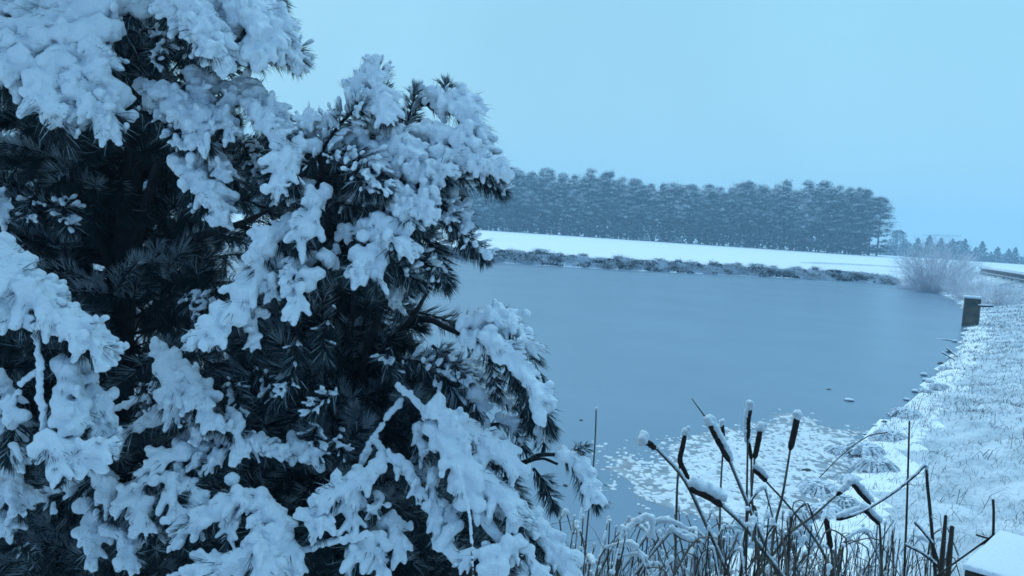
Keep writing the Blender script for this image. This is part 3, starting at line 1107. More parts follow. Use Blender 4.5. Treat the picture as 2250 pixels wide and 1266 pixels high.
class Pine:
    def __init__(self, name, base, label):
        self.base = np.asarray(base, float)
        self.root = bpy.data.objects.new(name, None)
        COL.objects.link(self.root)
        self.root.location = self.base
        tag(self.root, label, 'tree')

    def part(self, name, me, org, parent=None, mesh_name=None):
        o_ = bpy.data.objects.new(name, me)
        COL.objects.link(o_)
        if parent is None:
            o_.parent = self.root
            o_.location = Vector(np.asarray(org) - self.base)
        else:
            o_.parent = parent
        return o_


def shoot_bundles(sp, Lw, dens, r):
    """needle bundles round a shoot: base, dir, length, t"""
    seg = np.linalg.norm(np.diff(sp, axis=0), axis=1)
    tot = seg.sum()
    n = max(40, int(tot * dens))
    t = np.concatenate([r.uniform(.02, 1, int(n * .82)), r.uniform(.93, 1, n - int(n * .82))])
    idx = t * (len(sp) - 1)
    i = np.minimum(idx.astype(int), len(sp) - 2)
    f = (idx - i)[:, None]
    B = sp[i] * (1 - f) + sp[i + 1] * f
    T = sp[i + 1] - sp[i]
    T /= np.linalg.norm(T, axis=1)[:, None] + 1e-9
    rad = r.normal(size=(n, 3))
    rad -= (rad * T).sum(1)[:, None] * T
    rad /= np.linalg.norm(rad, axis=1)[:, None] + 1e-9
    al = r.normal(R(50), R(10), n)
    al = np.where(t > .93, r.uniform(R(4), R(48), n), al)
    D = T * np.cos(al)[:, None] + rad * np.sin(al)[:, None] + np.array([0, 0, -.12])
    D /= np.linalg.norm(D, axis=1)[:, None]
    prof = np.interp(t, [0, .25, .7, 1], [.6, 1, 1, .82])
    L = np.clip(Lw / .75, .045, .15) * prof * r.uniform(.78, 1.05, n)
    return B, D, L, t, rad, T


def bough(tree, pts, w, kind='S', d=2.4, dd=-.10, snow=1.0, seed=0, stem_r=.0055):
    r = np.random.default_rng(1000 + seed)
    pts = list(pts)
    P = np.array([at(px, py, d + dd * i / max(1, len(pts) - 1)) for i, (px, py) in enumerate(pts)])
    ln = np.linalg.norm(np.diff(P, axis=0), axis=1).sum()
    sp = spline(P, max(10, int(ln / .012)))
    org = sp[0]
    g = Geo()
    g.tube(sp, np.linspace(stem_r * 1.25, stem_r * .6, len(sp)), 6, 0)
    st = tree.part('bough', g.mesh('bough', M['bark'], True, org), org)
    nrm = unit(.72 * UPV + .62 * unit(EYE - sp.mean(0)))
    if kind == 'B':                                  # bare twig carrying a ridge of snow
        rr = w * d / F
        ks = np.repeat(np.arange(len(sp)), 4)
        C = sp[ks] + r.normal(0, .003, (len(ks), 3)) + UPV * rr * .35 + nrm * rr * .3
        Rr = rr * r.uniform(.6, 1.05, len(ks)) * np.interp(ks / len(sp), [0, .1, .9, 1], [.8, 1, 1, .8])
        me = snow_mesh('snow', C, Rr, max(.003, rr * .3), disp=.004, smooth_it=3, origin=org)
        tree.part('snow', me, org, st)
        return
    Lw = w * (1.22 if kind == 'S' else 1.06) * d / F
    B, D, L, t, rad, T = shoot_bundles(sp, Lw, 620 if kind == 'N' else 520, r)
    side = (D @ nrm)
    thin = r.random()                        # how much of the green shows through the snow
    # needles
    k = 5 if kind == 'N' else 4
    g = Geo()
    keep = (side < .25) | (r.random(len(B)) < (.9 if kind == 'N' else (.5 + .4 * (thin > .45))))
    Bk, Dk, Lk, sk = (np.repeat(a[keep], k, axis=0) for a in (B, D, L, side))
    Dk = Dk + r.normal(0, .085, Dk.shape); Dk /= np.linalg.norm(Dk, axis=1)[:, None]
    Lk = Lk * r.uniform(.85, 1.15, len(Lk)) * np.where((sk > .2) & (kind == 'S'), r.uniform(.9, 1.3, len(Lk)), 1)
    fp = np.clip(.10 + .55 * np.clip(sk + .1, 0, 1), 0, .8) * (1.0 if kind == 'N' else .6)
    mi = (r.random(len(Bk)) < fp).astype(int)
    wd = np.where(mi == 1, .0030, .0021) * r.uniform(.8, 1.2, len(Bk))
    g.needles(Bk, Dk, Lk, wd, mi, bend=np.array([0, 0, -.07]) + r.normal(0, .03, Dk.shape))
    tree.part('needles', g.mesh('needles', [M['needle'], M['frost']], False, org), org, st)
    # snow
    C, Rr = [], []
    pit = noise3(B + D * L[:, None] * .7, .042)
    if kind == 'S':
        on = (side > -.12) & (r.random(len(B)) < .66 * snow + .06) & (pit > .31 + .05 * (thin > .6))
        sel = np.where(on)[0]
        fat = .75 + .9 * noise3(B[sel] + D[sel] * .04, .07) + r.normal(0, .08, len(sel))
        Ls = L[sel] * r.uniform(.68, .98, len(sel))
        for f_ in np.linspace(.15, 1.0, 8):
            c = B[sel] + D[sel] * (Ls * f_)[:, None] + nrm * (Ls * (.16 - .10 * f_))[:, None]
            c[:, 2] -= Ls * .16 * f_ ** 2
            C.append(c); Rr.append(np.clip(Ls * fat * np.interp(f_, [.15, .6, .9, 1], [.21, .17, .145, .12]), .0055, .024))
        ex = sel[r.random(len(sel)) < .5]
        c = B[ex] + D[ex] * (L[ex] * r.uniform(.35, 1.0, len(ex)))[:, None] + nrm * (L[ex] * r.uniform(.08, .26, len(ex)))[:, None]
        C.append(c); Rr.append(np.clip(L[ex] * r.uniform(.12, .21, len(ex)), .006, .018))
        nb = max(3, int(ln / .028))                 # rounded pads heaped on the shoot
        ti = (r.uniform(.08, .95, nb) * (len(sp) - 1)).astype(int)
        lat = unit(np.cross(sp[-1] - sp[0], nrm))
        pad = sp[ti] + lat * (Lw * r.normal(0, .34, nb))[:, None] + nrm * (Lw * r.uniform(.15, .5, nb))[:, None]
        C.append(pad); Rr.append(np.clip(Lw * r.uniform(.26, .50, nb), .010, .040))
        m_ = max(6, int(ln / .012))
        tt = r.uniform(.04, .98, m_)
        idx = (tt * (len(sp) - 1)).astype(int)
        core = sp[idx] + nrm * Lw * r.uniform(.1, .45, m_)[:, None] + r.normal(0, Lw * .16, (m_, 3))
        ok = noise3(core, .042) > .33
        C.append(core[ok]); Rr.append((Lw * r.uniform(.26, .48, m_) * np.interp(tt, [0, .2, .8, 1], [.55, 1, 1, .7]))[ok])
        vox, dsp, bigd = .0042, .0035, .006
    else:
        on = (side > .10) & (r.random(len(B)) < .75 * snow) & (pit > .36)
        sel = np.where(on)[0]
        for f_, rs in ((.35, .06), (.48, .08), (.6, .10), (.72, .11), (.84, .11), (.95, .09)):
            c = B[sel] + D[sel] * (L[sel] * f_)[:, None] + nrm * .004
            C.append(c); Rr.append(np.clip(L[sel] * rs * r.uniform(.65, 1.25, len(sel)), .0036, .0100))
        vox, dsp, bigd = .0036, .004, 0
    C = np.vstack(C); Rr = np.concatenate(Rr)
    if len(C) > 3:
        me = snow_mesh('snow', C, Rr, vox, disp=dsp, smooth_it=4, origin=org, big=bigd, islands=.08 if kind == 'S' else .004)
        tree.part('snow', me, org, st)


baseA = at(262, 1150, 3.25); baseA[2] = ground_h([baseA])[0] - .05
baseB = at(770, 1150, 2.80); baseB[2] = ground_h([baseB])[0] - .05
PA = Pine('pine_tree', baseA, 'tall snow-laden pine with the thick dark trunk filling the left edge')
PB = Pine('pine_tree', baseB, 'younger snow-laden pine in front of the pond, its snowy tip and long boughs leaning right')

# trunks and thick bare limbs: (pixels, depth, radius px start, end)
def trunk(tree, name, pts, d0, d1, r0, r1, snowline=False):
    P = [at(px, py, d0 + (d1 - d0) * i / (len(pts) - 1)) for i, (px, py) in enumerate(pts)]
    if name == 'trunk':
        e = P[-1].copy(); e[2] = tree.base[2]
        if P[-1][2] > e[2] + .1: P.append(e)
    sp = spline(np.array(P), 26)
    rad = np.linspace(r0, r1, 26) * d0 / F * (1 + rng.normal(0, .05, 26))
    g = Geo(); g.tube(sp, rad, 10)
    o_ = tree.part(name, g.mesh(name, M['bark'], True, sp[0]), sp[0])
    return o_
trunk(PA, 'trunk', [(345, -1500), (322, -250), (310, 60), (300, 290), (285, 450), (272, 600), (265, 800), (258, 1150)], 3.1, 3.25, 14, 34)
trunk(PA, 'limb', [(375, 190), (352, 330), (322, 450), (278, 575)], 2.95, 3.2, 4, 17)
trunk(PA, 'limb', [(625, 440), (560, 478), (520, 495), (430, 522), (330, 556), (262, 590)], 2.7, 3.2, 3, 17)
trunk(PA, 'limb', [(10, 130), (38, 225), (62, 290), (100, 350), (190, 480), (270, 640)], 2.7, 3.2, 4, 14)
trunk(PA, 'limb', [(-60, 470), (20, 510), (60, 560), (150, 610), (268, 700)], 2.75, 3.2, 4, 13)
trunk(PA, 'limb', [(520, 40), (430, 90), (345, 130), (305, 220)], 2.7, 3.1, 6, 12)
trunk(PA, 'limb', [(560, 120), (500, 150), (430, 178), (310, 280)], 2.75, 3.1, 6, 10)
trunk(PA, 'limb', [(600, 1030), (520, 990), (430, 960), (330, 920), (262, 900)], 2.7, 3.2, 5, 12)
trunk(PB, 'trunk', [(703, 335), (712, 430), (722, 500), (742, 640), (768, 800), (775, 1000), (770, 1150)], 2.50, 2.8, 5, 17)
trunk(PB, 'limb', [(850, 460), (852, 580), (835, 680), (800, 800), (772, 930)], 2.45, 2.75, 7, 12)
trunk(PB, 'limb', [(800, 520), (782, 640), (765, 760), (768, 900)], 2.5, 2.75, 6, 12)
trunk(PB, 'limb', [(940, 640), (910, 690), (870, 740), (800, 800), (775, 860)], 2.5, 2.75, 4, 9)
trunk(PB, 'limb', [(1080, 772), (1035, 745), (985, 722), (930, 702), (860, 740), (780, 830)], 2.4, 2.75, 4.5, 10)
trunk(PB, 'limb', [(1075, 1028), (1000, 1000), (900, 950), (775, 920)], 2.35, 2.75, 5, 11)
trunk(PB, 'limb', [(1262, 1025), (1240, 1003), (1185, 1000), (1150, 1016), (1070, 1030)], 2.30, 2.38, 3.5, 6)
trunk(PB, 'limb', [(1225, 1020), (1190, 1008), (1150, 1020), (1110, 1050), (1060, 1100)], 2.32, 2.4, 3, 4)

# front boughs, traced: (pixels, half width px, kind S heavy / N needles showing / B bare snowy twig, depth, dd, snow)
BA = [
 ([(270, -60), (200, -10), (120, 20), (40, 30)], 62, 'S', 2.55, -.1, 1),
 ([(270, 0), (190, 50), (110, 80), (10, 90)], 64, 'S', 2.5, -.1, 1),
 ([(255, 60), (180, 110), (90, 130), (0, 140)], 60, 'S', 2.45, -.1, 1),
 ([(200, 70), (215, 150), (230, 230), (240, 275)], 46, 'S', 2.42, -.1, 1),
 ([(160, 110), (110, 180), (100, 230), (135, 278)], 56, 'S', 2.38, -.1, 1),
 ([(90, 100), (40, 150), (0, 185)], 52, 'S', 2.4, -.1, 1),
 ([(150, 130), (170, 180), (190, 220), (215, 265)], 44, 'S', 2.4, -.1, 1),
 ([(335, -30), (280, 40), (240, 110), (232, 150)], 50, 'N', 2.55, -.1, .9),
 ([(320, -60), (290, -10), (235, 30)], 50, 'S', 2.6, -.1, .8),
 ([(365, -50), (400, 20), (440, 70), (478, 112)], 52, 'S', 2.5, -.15, 1),
 ([(380, -20), (430, 40), (455, 95)], 45, 'S', 2.46, -.15, 1),
 ([(430, -60), (490, 0), (540, 40), (560, 92)], 56, 'S', 2.55, -.15, 1),
 ([(480, -50), (530, -10), (580, 40), (600, 90)], 42, 'S', 2.6, -.15, 1),
 ([(560, -50), (595, -10), (615, 20)], 34, 'N', 2.65, -.1, 1),
 ([(560, 45), (605, 70), (630, 100), (645, 135)], 30, 'S', 2.6, -.1, 1),
 ([(600, 20), (622, 50), (630, 80)], 26, 'S', 2.62, -.1, .9),
 ([(470, 160), (520, 138), (570, 120), (615, 112), (648, 120)], 46, 'N', 2.62, -.05, .35),
 ([(425, 176), (455, 160), (490, 150)], 9, 'B', 2.6, -.02, 1),
 ([(335, 60), (352, 100), (345, 140)], 34, 'N', 2.6, -.1, .8),
 ([(300, 80), (350, 60), (400, 95), (420, 130)], 44, 'N', 2.7, -.1, .35),
 ([(395, 165), (450, 190), (520, 200), (575, 225), (615, 270), (642, 318)], 30, 'S', 2.55, -.12, 1),
 ([(420, 170), (440, 215), (450, 255)], 36, 'S', 2.55, -.12, 1),
 ([(520, 205), (490, 250), (500, 295)], 30, 'S', 2.48, -.1, 1),
 ([(540, 225), (570, 260), (600, 295), (625, 310)], 32, 'S', 2.46, -.1, 1),
 ([(545, 180), (552, 195), (568, 190)], 14, 'S', 2.6, -.05, .8),
 ([(310, 195), (345, 205), (385, 215)], 30, 'S', 2.55, -.1, 1),
 ([(320, 230), (380, 235), (425, 270), (450, 312)], 40, 'S', 2.5, -.12, 1),
 ([(300, 240), (340, 260), (385, 290), (400, 310)], 38, 'N', 2.5, -.1, 1),
 ([(405, 330), (440, 335), (475, 360), (490, 380)], 30, 'S', 2.5, -.1, 1),
 ([(400, 350), (430, 385), (460, 425), (478, 460)], 42, 'S', 2.46, -.1, 1),
 ([(405, 380), (430, 430), (455, 470)], 36, 'N', 2.5, -.1, 1),
 ([(520, 300), (545, 340), (575, 385), (590, 402)], 36, 'N', 2.58, -.1, .9),
 ([(560, 300), (562, 340), (570, 370)], 34, 'N', 2.62, -.1, .8),
 ([(480, 300), (500, 350), (520, 400)], 40, 'N', 2.7, -.1, .4),
 ([(140, 440), (142, 462), (150, 495)], 42, 'N', 2.7, -.08, 1),
 ([(80, 425), (65, 450), (60, 480)], 30, 'N', 2.8, -.08, .8),
 ([(-40, 420), (0, 450), (22, 510)], 26, 'S', 2.5, -.1, 1),
 ([(-60, 540), (20, 590), (80, 650), (150, 710), (212, 762)], 50, 'S', 2.2, -.08, 1),
 ([(-50, 560), (10, 600), (60, 650), (100, 690)], 55, 'S', 2.18, -.06, 1),
 ([(-60, 640), (-10, 670), (50, 715)], 40, 'S', 2.16, -.06, 1),
 ([(76, 725), (86, 800), (88, 870), (98, 950)], 8, 'B', 2.1, -.02, 1),
 ([(90, 815), (60, 835), (30, 880), (22, 900)], 8, 'B', 2.12, -.02, 1),
 ([(20, 890), (30, 940), (20, 1000)], 36, 'S', 2.12, -.04, 1),
 ([(-20, 900), (0, 950), (30, 1000)], 40, 'S', 2.15, -.04, 1),
 ([(130, 790), (145, 830), (150, 890), (160, 920)], 40, 'S', 2.16, -.06, 1),
 ([(160, 800), (195, 860), (215, 920), (218, 970)], 38, 'S', 2.2, -.06, 1),
 ([(96, 950), (120, 985), (150, 1010), (215, 985)], 42, 'S', 2.08, -.04, 1),
 ([(100, 960), (110, 1000), (130, 1035)], 34, 'S', 2.06, -.04, 1),
 ([(-30, 1040), (15, 1070), (40, 1110)], 38, 'S', 2.35, -.08, 1),
 ([(-20, 1100), (0, 1140), (10, 1160)], 30, 'S', 2.35, -.08, 1),
 ([(240, 1030), (190, 1065), (140, 1090), (110, 1100)], 38, 'N', 2.4, -.08, 1),
 ([(340, 760), (360, 800), (380, 850), (385, 905)], 42, 'S', 2.4, -.1, 1),
 ([(355, 800), (400, 830), (430, 870), (460, 920)], 38, 'S', 2.38, -.1, .9),
 ([(350, 918), (320, 930), (285, 950), (255, 975)], 34, 'S', 2.4, -.08, .9),
 ([(445, 915), (490, 960), (535, 985), (600, 990)], 30, 'S', 2.38, -.08, 1),
 ([(500, 910), (515, 950), (520, 990)], 32, 'S', 2.36, -.08, .8),
 ([(540, 980), (490, 1005), (450, 1025)], 24, 'S', 2.34, -.06, .9),
 ([(440, 990), (390, 1000), (340, 1030), (300, 1080), (265, 1120)], 32, 'S', 2.32, -.08, 1),
 ([(340, 1030), (370, 1070), (390, 1120)], 34, 'S', 2.3, -.08, 1),
 ([(380, 1040), (410, 1060), (440, 1100)], 26, 'S', 2.32, -.08, .9),
 ([(180, 1110), (205, 1160), (205, 1225)], 34, 'S', 2.34, -.08, 1),
 ([(255, 1160), (278, 1195), (290, 1225)], 36, 'S', 2.3, -.08, 1),
 ([(330, 1170), (350, 1180)], 18, 'S', 2.35, -.04, .8),
 ([(600, 1100), (540, 1095), (480, 1120), (400, 1180)], 36, 'S', 2.26, -.08, 1),
 ([(520, 1110), (510, 1150), (500, 1190)], 28, 'S', 2.24, -.06, 1),
 ([(590, 1110), (620, 1160), (640, 1220), (650, 1290)], 38, 'S', 2.24, -.08, 1),
 ([(640, 1200), (560, 1230), (490, 1250), (420, 1275)], 44, 'S', 2.2, -.08, 1),
 ([(560, 1200), (580, 1250), (590, 1300)], 44, 'S', 2.16, -.06, 1),
 ([(300, 840), (330, 870), (345, 905)], 34, 'N', 2.5, -.08, 1),
 ([(395, 850), (420, 900), (430, 950)], 34, 'S', 2.4, -.08, 1),
 ([(430, 940), (440, 980), (430, 1020)], 32, 'S', 2.38, -.08, 1),
 ([(560, 960), (580, 985), (610, 1000)], 26, 'S', 2.36, -.06, 1),
 ([(210, 1030), (230, 1070), (240, 1110)], 36, 'S', 2.36, -.08, .9),
 ([(290, 1080), (310, 1110), (320, 1150)], 36, 'S', 2.3, -.08, 1),
 ([(450, 1090), (430, 1130), (410, 1170)], 36, 'S', 2.28, -.08, 1),
 ([(560, 1130), (570, 1170), (560, 1210)], 36, 'S', 2.24, -.08, 1),
 ([(610, 1180), (600, 1230), (610, 1280)], 42, 'S', 2.2, -.06, 1),
 ([(0, 830), (20, 870), (15, 910)], 30, 'S', 2.3, -.06, .9),
 ([(400, 640), (420, 670), (440, 700)], 34, 'N', 2.62, -.08, .9),
 ([(480, 620), (470, 660), (450, 690)], 34, 'N', 2.6, -.08, .8),
 ([(500, 830), (520, 860), (530, 900)], 34, 'N', 2.5, -.08, .9),
 ([(560, 800), (590, 840), (600, 880)], 34, 'N', 2.55, -.08, .8),
 ([(40, 1190), (50, 1205), (75, 1215)], 14, 'N', 2.6, -.04, .9),
 ([(240, 905), (290, 890), (330, 870), (350, 850)], 9, 'B', 2.5, -.03, 1),
 ([(400, 772), (440, 770), (490, 768)], 7, 'B', 2.55, -.03, 1),
 ([(300, 870), (310, 890), (330, 905)], 30, 'N', 2.6, -.08, .7),
]
BB = [
 ([(842, 235), (836, 195), (826, 155)], 36, 'N', 2.5, .02, .75),
 ([(888, 300), (900, 255), (912, 205)], 30, 'N', 2.52, .02, .55),
 ([(905, 290), (912, 250), (915, 225)], 24, 'N', 2.56, .02, .7),
 ([(770, 235), (795, 195), (825, 190), (852, 240)], 36, 'S', 2.42, -.03, 1),
 ([(800, 215), (830, 225), (850, 255)], 34, 'S', 2.4, -.03, 1),
 ([(705, 335), (742, 280), (770, 250), (792, 232)], 44, 'N', 2.44, -.05, .9),
 ([(690, 320), (672, 285), (682, 262)], 26, 'S', 2.46, -.05, 1),
 ([(715, 300), (712, 275), (728, 255)], 22, 'S', 2.46, -.05, .9),
 ([(705, 335), (660, 340), (625, 365), (605, 405)], 44, 'S', 2.42, -.10, 1),
 ([(700, 350), (660, 370), (640, 410)], 36, 'N', 2.4, -.08, .7),
 ([(705, 340), (760, 335), (810, 360), (838, 410)], 46, 'N', 2.4, -.10, .9),
 ([(720, 350), (770, 370), (800, 410)], 42, 'N', 2.4, -.10, .55),
 ([(770, 310), (800, 330), (840, 380)], 38, 'S', 2.46, -.1, .7),
 ([(925, 230), (980, 225), (1020, 245), (1050, 295)], 40, 'S', 2.5, -.08, 1),
 ([(960, 250), (985, 220), (1000, 212)], 26, 'S', 2.5, -.05, 1),
 ([(905, 300), (955, 300), (1010, 310), (1055, 335)], 36, 'S', 2.46, -.08, 1),
 ([(920, 345), (980, 345), (1040, 360), (1090, 378)], 36, 'S', 2.42, -.08, 1),
 ([(900, 380), (950, 385), (975, 380)], 34, 'S', 2.4, -.08, 1),
 ([(960, 400), (1020, 392), (1065, 395), (1095, 415)], 36, 'N', 2.44, -.06, .8),
 ([(975, 225), (980, 200), (978, 188)], 10, 'S', 2.5, 0, .8),
 ([(1000, 225), (1001, 200), (1001, 184)], 3, 'B', 2.5, 0, 1),
 ([(1015, 230), (1028, 215), (1034, 207)], 4, 'B', 2.5, 0, 1),
 ([(800, 300), (850, 290), (890, 305)], 30, 'S', 2.48, -.08, 1),
 ([(825, 330), (870, 335), (915, 350)], 34, 'S', 2.44, -.08, 1),
 ([(830, 385), (880, 375), (925, 395), (940, 420)], 34, 'S', 2.4, -.08, 1),
 ([(810, 425), (860, 425), (905, 450), (930, 475)], 38, 'S', 2.38, -.08, 1),
 ([(850, 450), (880, 465), (905, 490)], 34, 'S', 2.36, -.08, .9),
 ([(935, 425), (970, 450), (1000, 490), (1025, 535)], 40, 'N', 2.42, -.06, .8),
 ([(960, 470), (1000, 500), (1030, 530), (1060, 560)], 34, 'N', 2.38, -.06, 1),
 ([(990, 430), (1010, 470), (1020, 500)], 30, 'S', 2.45, -.06, .8),
 ([(880, 480), (930, 520), (960, 560), (975, 605)], 42, 'N', 2.44, -.08, .45),
 ([(745, 520), (790, 505), (820, 510)], 26, 'S', 2.4, -.08, .9),
 ([(810, 500), (850, 510), (880, 540)], 38, 'S', 2.34, -.08, 1),
 ([(840, 500), (825, 545), (800, 590), (785, 600)], 38, 'S', 2.32, -.08, 1),
 ([(850, 530), (840, 580), (825, 630)], 30, 'S', 2.32, -.08, 1),
 ([(870, 555), (910, 565), (950, 590), (975, 620)], 36, 'N', 2.4, -.06, .7),
 ([(845, 570), (880, 590), (920, 620)], 42, 'N', 2.42, -.06, .6),
 ([(850, 640), (865, 660), (880, 680)], 26, 'S', 2.6, -.04, .8),
 ([(712, 430), (690, 455), (672, 500), (660, 535)], 36, 'S', 2.36, -.1, 1),
 ([(690, 415), (650, 420), (620, 435)], 28, 'S', 2.42, -.08, .9),
 ([(720, 440), (760, 450), (800, 450)], 40, 'N', 2.5, -.08, .4),
 ([(670, 510), (620, 515), (585, 545), (565, 590)], 40, 'S', 2.36, -.08, .9),
 ([(600, 540), (570, 600), (530, 660), (480, 720), (450, 740)], 44, 'S', 2.32, -.12, 1),
 ([(620, 560), (600, 610), (595, 640)], 28, 'S', 2.34, -.06, .8),
 ([(545, 670), (560, 710), (555, 760)], 26, 'S', 2.34, -.06, .9),
 ([(720, 560), (695, 590), (665, 630), (645, 675)], 36, 'S', 2.32, -.1, 1),
 ([(690, 570), (650, 590), (635, 620)], 30, 'S', 2.34, -.1, .9),
 ([(745, 540), (738, 570), (732, 600)], 16, 'S', 2.38, -.04, .8),
 ([(700, 930), (690, 960), (700, 1000)], 34, 'N', 2.42, -.08, 1),
 ([(640, 960), (650, 990), (690, 1010)], 30, 'S', 2.4, -.06, .8),
 ([(740, 940), (745, 970), (755, 1000)], 30, 'N', 2.44, -.08, .9),
 ([(860, 760), (850, 790), (860, 820)], 32, 'N', 2.52, -.06, .7),
 ([(720, 700), (710, 740), (715, 780)], 34, 'N', 2.5, -.06, .5),
 ([(655, 740), (648, 780), (640, 830), (625, 860)], 36, 'N', 2.44, -.08, .95),
 ([(745, 860), (715, 875), (690, 900)], 34, 'N', 2.42, -.08, 1),
 ([(1000, 720), (1060, 705), (1110, 712), (1155, 760), (1180, 820)], 34, 'S', 2.36, -.04, 1),
 ([(1040, 745), (1090, 760), (1140, 810), (1180, 880), (1205, 930)], 36, 'S', 2.3, -.06, 1),
 ([(1010, 740), (1050, 760), (1080, 785)], 30, 'S', 2.34, -.04, 1),
 ([(1090, 770), (1130, 830), (1155, 880), (1170, 930)], 38, 'N', 2.36, -.04, .4),
 ([(1075, 790), (1085, 830), (1090, 860)], 28, 'N', 2.38, -.04, .3),
 ([(1180, 900), (1192, 940), (1196, 972)], 26, 'S', 2.32, -.04, .9),
 ([(880, 790), (930, 800), (975, 830), (1005, 870)], 42, 'N', 2.48, -.08, 1),
 ([(950, 760), (985, 790), (1020, 830)], 36, 'N', 2.46, -.08, 1),
 ([(1000, 820), (1030, 850), (1050, 900)], 34, 'S', 2.44, -.06, .9),
 ([(1035, 800), (1050, 810), (1070, 830)], 24, 'S', 2.5, -.04, .9),
 ([(1070, 870), (1100, 872), (1125, 890)], 20, 'S', 2.44, -.04, .9),
 ([(872, 850), (905, 880), (930, 905), (942, 930)], 9, 'B', 2.34, -.05, 1),
 ([(930, 905), (960, 910), (990, 940), (1010, 990)], 40, 'S', 2.28, -.06, 1),
 ([(950, 940), (990, 1000), (1020, 1060), (1045, 1115)], 48, 'S', 2.24, -.06, 1),
 ([(990, 930), (1050, 960), (1090, 990), (1118, 1025)], 40, 'S', 2.28, -.06, 1),
 ([(1030, 1050), (1075, 1080), (1110, 1110), (1130, 1140)], 40, 'S', 2.22, -.06, 1),
 ([(1075, 935), (1110, 930), (1135, 950), (1150, 985)], 24, 'S', 2.36, -.04, 1),
 ([(1235, 1000), (1265, 1020), (1290, 1060), (1305, 1095)], 32, 'S', 2.28, -.04, .9),
 ([(1245, 1000), (1265, 990), (1280, 985)], 24, 'N', 2.3, -.02, .9),
 ([(1172, 1030), (1195, 1060), (1215, 1105)], 32, 'N', 2.34, -.03, .8),
 ([(1110, 1040), (1130, 1070), (1145, 1110)], 32, 'N', 2.38, -.03, .35),
 ([(880, 885), (850, 925), (815, 975), (795, 1020), (780, 1055)], 8, 'B', 2.36, -.05, 1),
 ([(818, 965), (835, 985), (846, 1008)], 7, 'B', 2.34, -.03, 1),
 ([(850, 1010), (810, 1050), (760, 1075), (720, 1100)], 34, 'S', 2.28, -.08, 1),
 ([(840, 1005), (880, 1025), (905, 1060), (915, 1085)], 26, 'S', 2.3, -.06, 1),
 ([(740, 1080), (715, 1120), (695, 1160)], 36, 'S', 2.26, -.08, 1),
 ([(790, 1070), (775, 1110), (770, 1160)], 36, 'S', 2.27, -.06, .85),
 ([(830, 1075), (830, 1110), (820, 1125)], 24, 'S', 2.3, -.06, .8),
 ([(850, 1140), (870, 1170), (880, 1200)], 38, 'S', 2.3, -.06, 1),
 ([(840, 1190), (800, 1210), (770, 1245)], 40, 'S', 2.25, -.06, 1),
 ([(810, 1210), (830, 1230), (835, 1260)], 30, 'S', 2.25, -.06, 1),
 ([(910, 930), (920, 970), (925, 1000)], 28, 'S', 2.34, -.04, 1),
 ([(935, 1005), (925, 1030), (925, 1060)], 24, 'S', 2.34, -.04, 1),
 ([(950, 1045), (955, 1090), (965, 1130), (960, 1175)], 34, 'S', 2.26, -.05, 1),
 ([(960, 1090), (985, 1120), (1005, 1135)], 26, 'S', 2.25, -.05, 1),
 ([(655, 1218), (705, 1200), (760, 1190), (808, 1180)], 9, 'B', 2.2, -.03, 1),
 ([(1040, 1115), (1070, 1160), (1105, 1200), (1120, 1240)], 15, 'B', 2.18, -.04, 1),
 ([(1010, 1160), (985, 1180), (965, 1210)], 16, 'B', 2.18, -.03, 1),
 ([(985, 1210), (1000, 1235), (1040, 1225)], 15, 'B', 2.16, -.03, 1),
 ([(1080, 1120), (1130, 1130), (1170, 1160), (1200, 1200)], 34, 'S', 2.22, -.05, 1),
 ([(1150, 1150), (1200, 1190), (1230, 1230), (1250, 1280)], 38, 'S', 2.2, -.05, 1),
 ([(1140, 1190), (1100, 1230), (1060, 1280)], 42, 'S', 2.14, -.05, 1),
 ([(1150, 1200), (1175, 1240), (1200, 1290)], 28, 'S', 2.15, -.05, 1),
 ([(1080, 1190), (1050, 1220), (1020, 1240)], 20, 'S', 2.16, -.04, 1),
]
for i, (p, w, k, d, dd, s) in enumerate(BA):
    bough(PA, p, w, k, d, dd, s, i, .007 if w > 36 else .005)
for i, (p, w, k, d, dd, s) in enumerate(BB):
    bough(PB, p, w, k, d, dd, s, 200 + i, .006 if w > 36 else .0045)

# deep crown: shaded branches behind the front boughs
def in_poly(x, y, poly):
    c = False; n = len(poly)
    for i in range(n):
        x1, y1 = poly[i]; x2, y2 = poly[(i + 1) % n]
        if (y1 > y) != (y2 > y) and x < (x2 - x1) * (y - y1) / (y2 - y1) + x1: c = not c
    return c


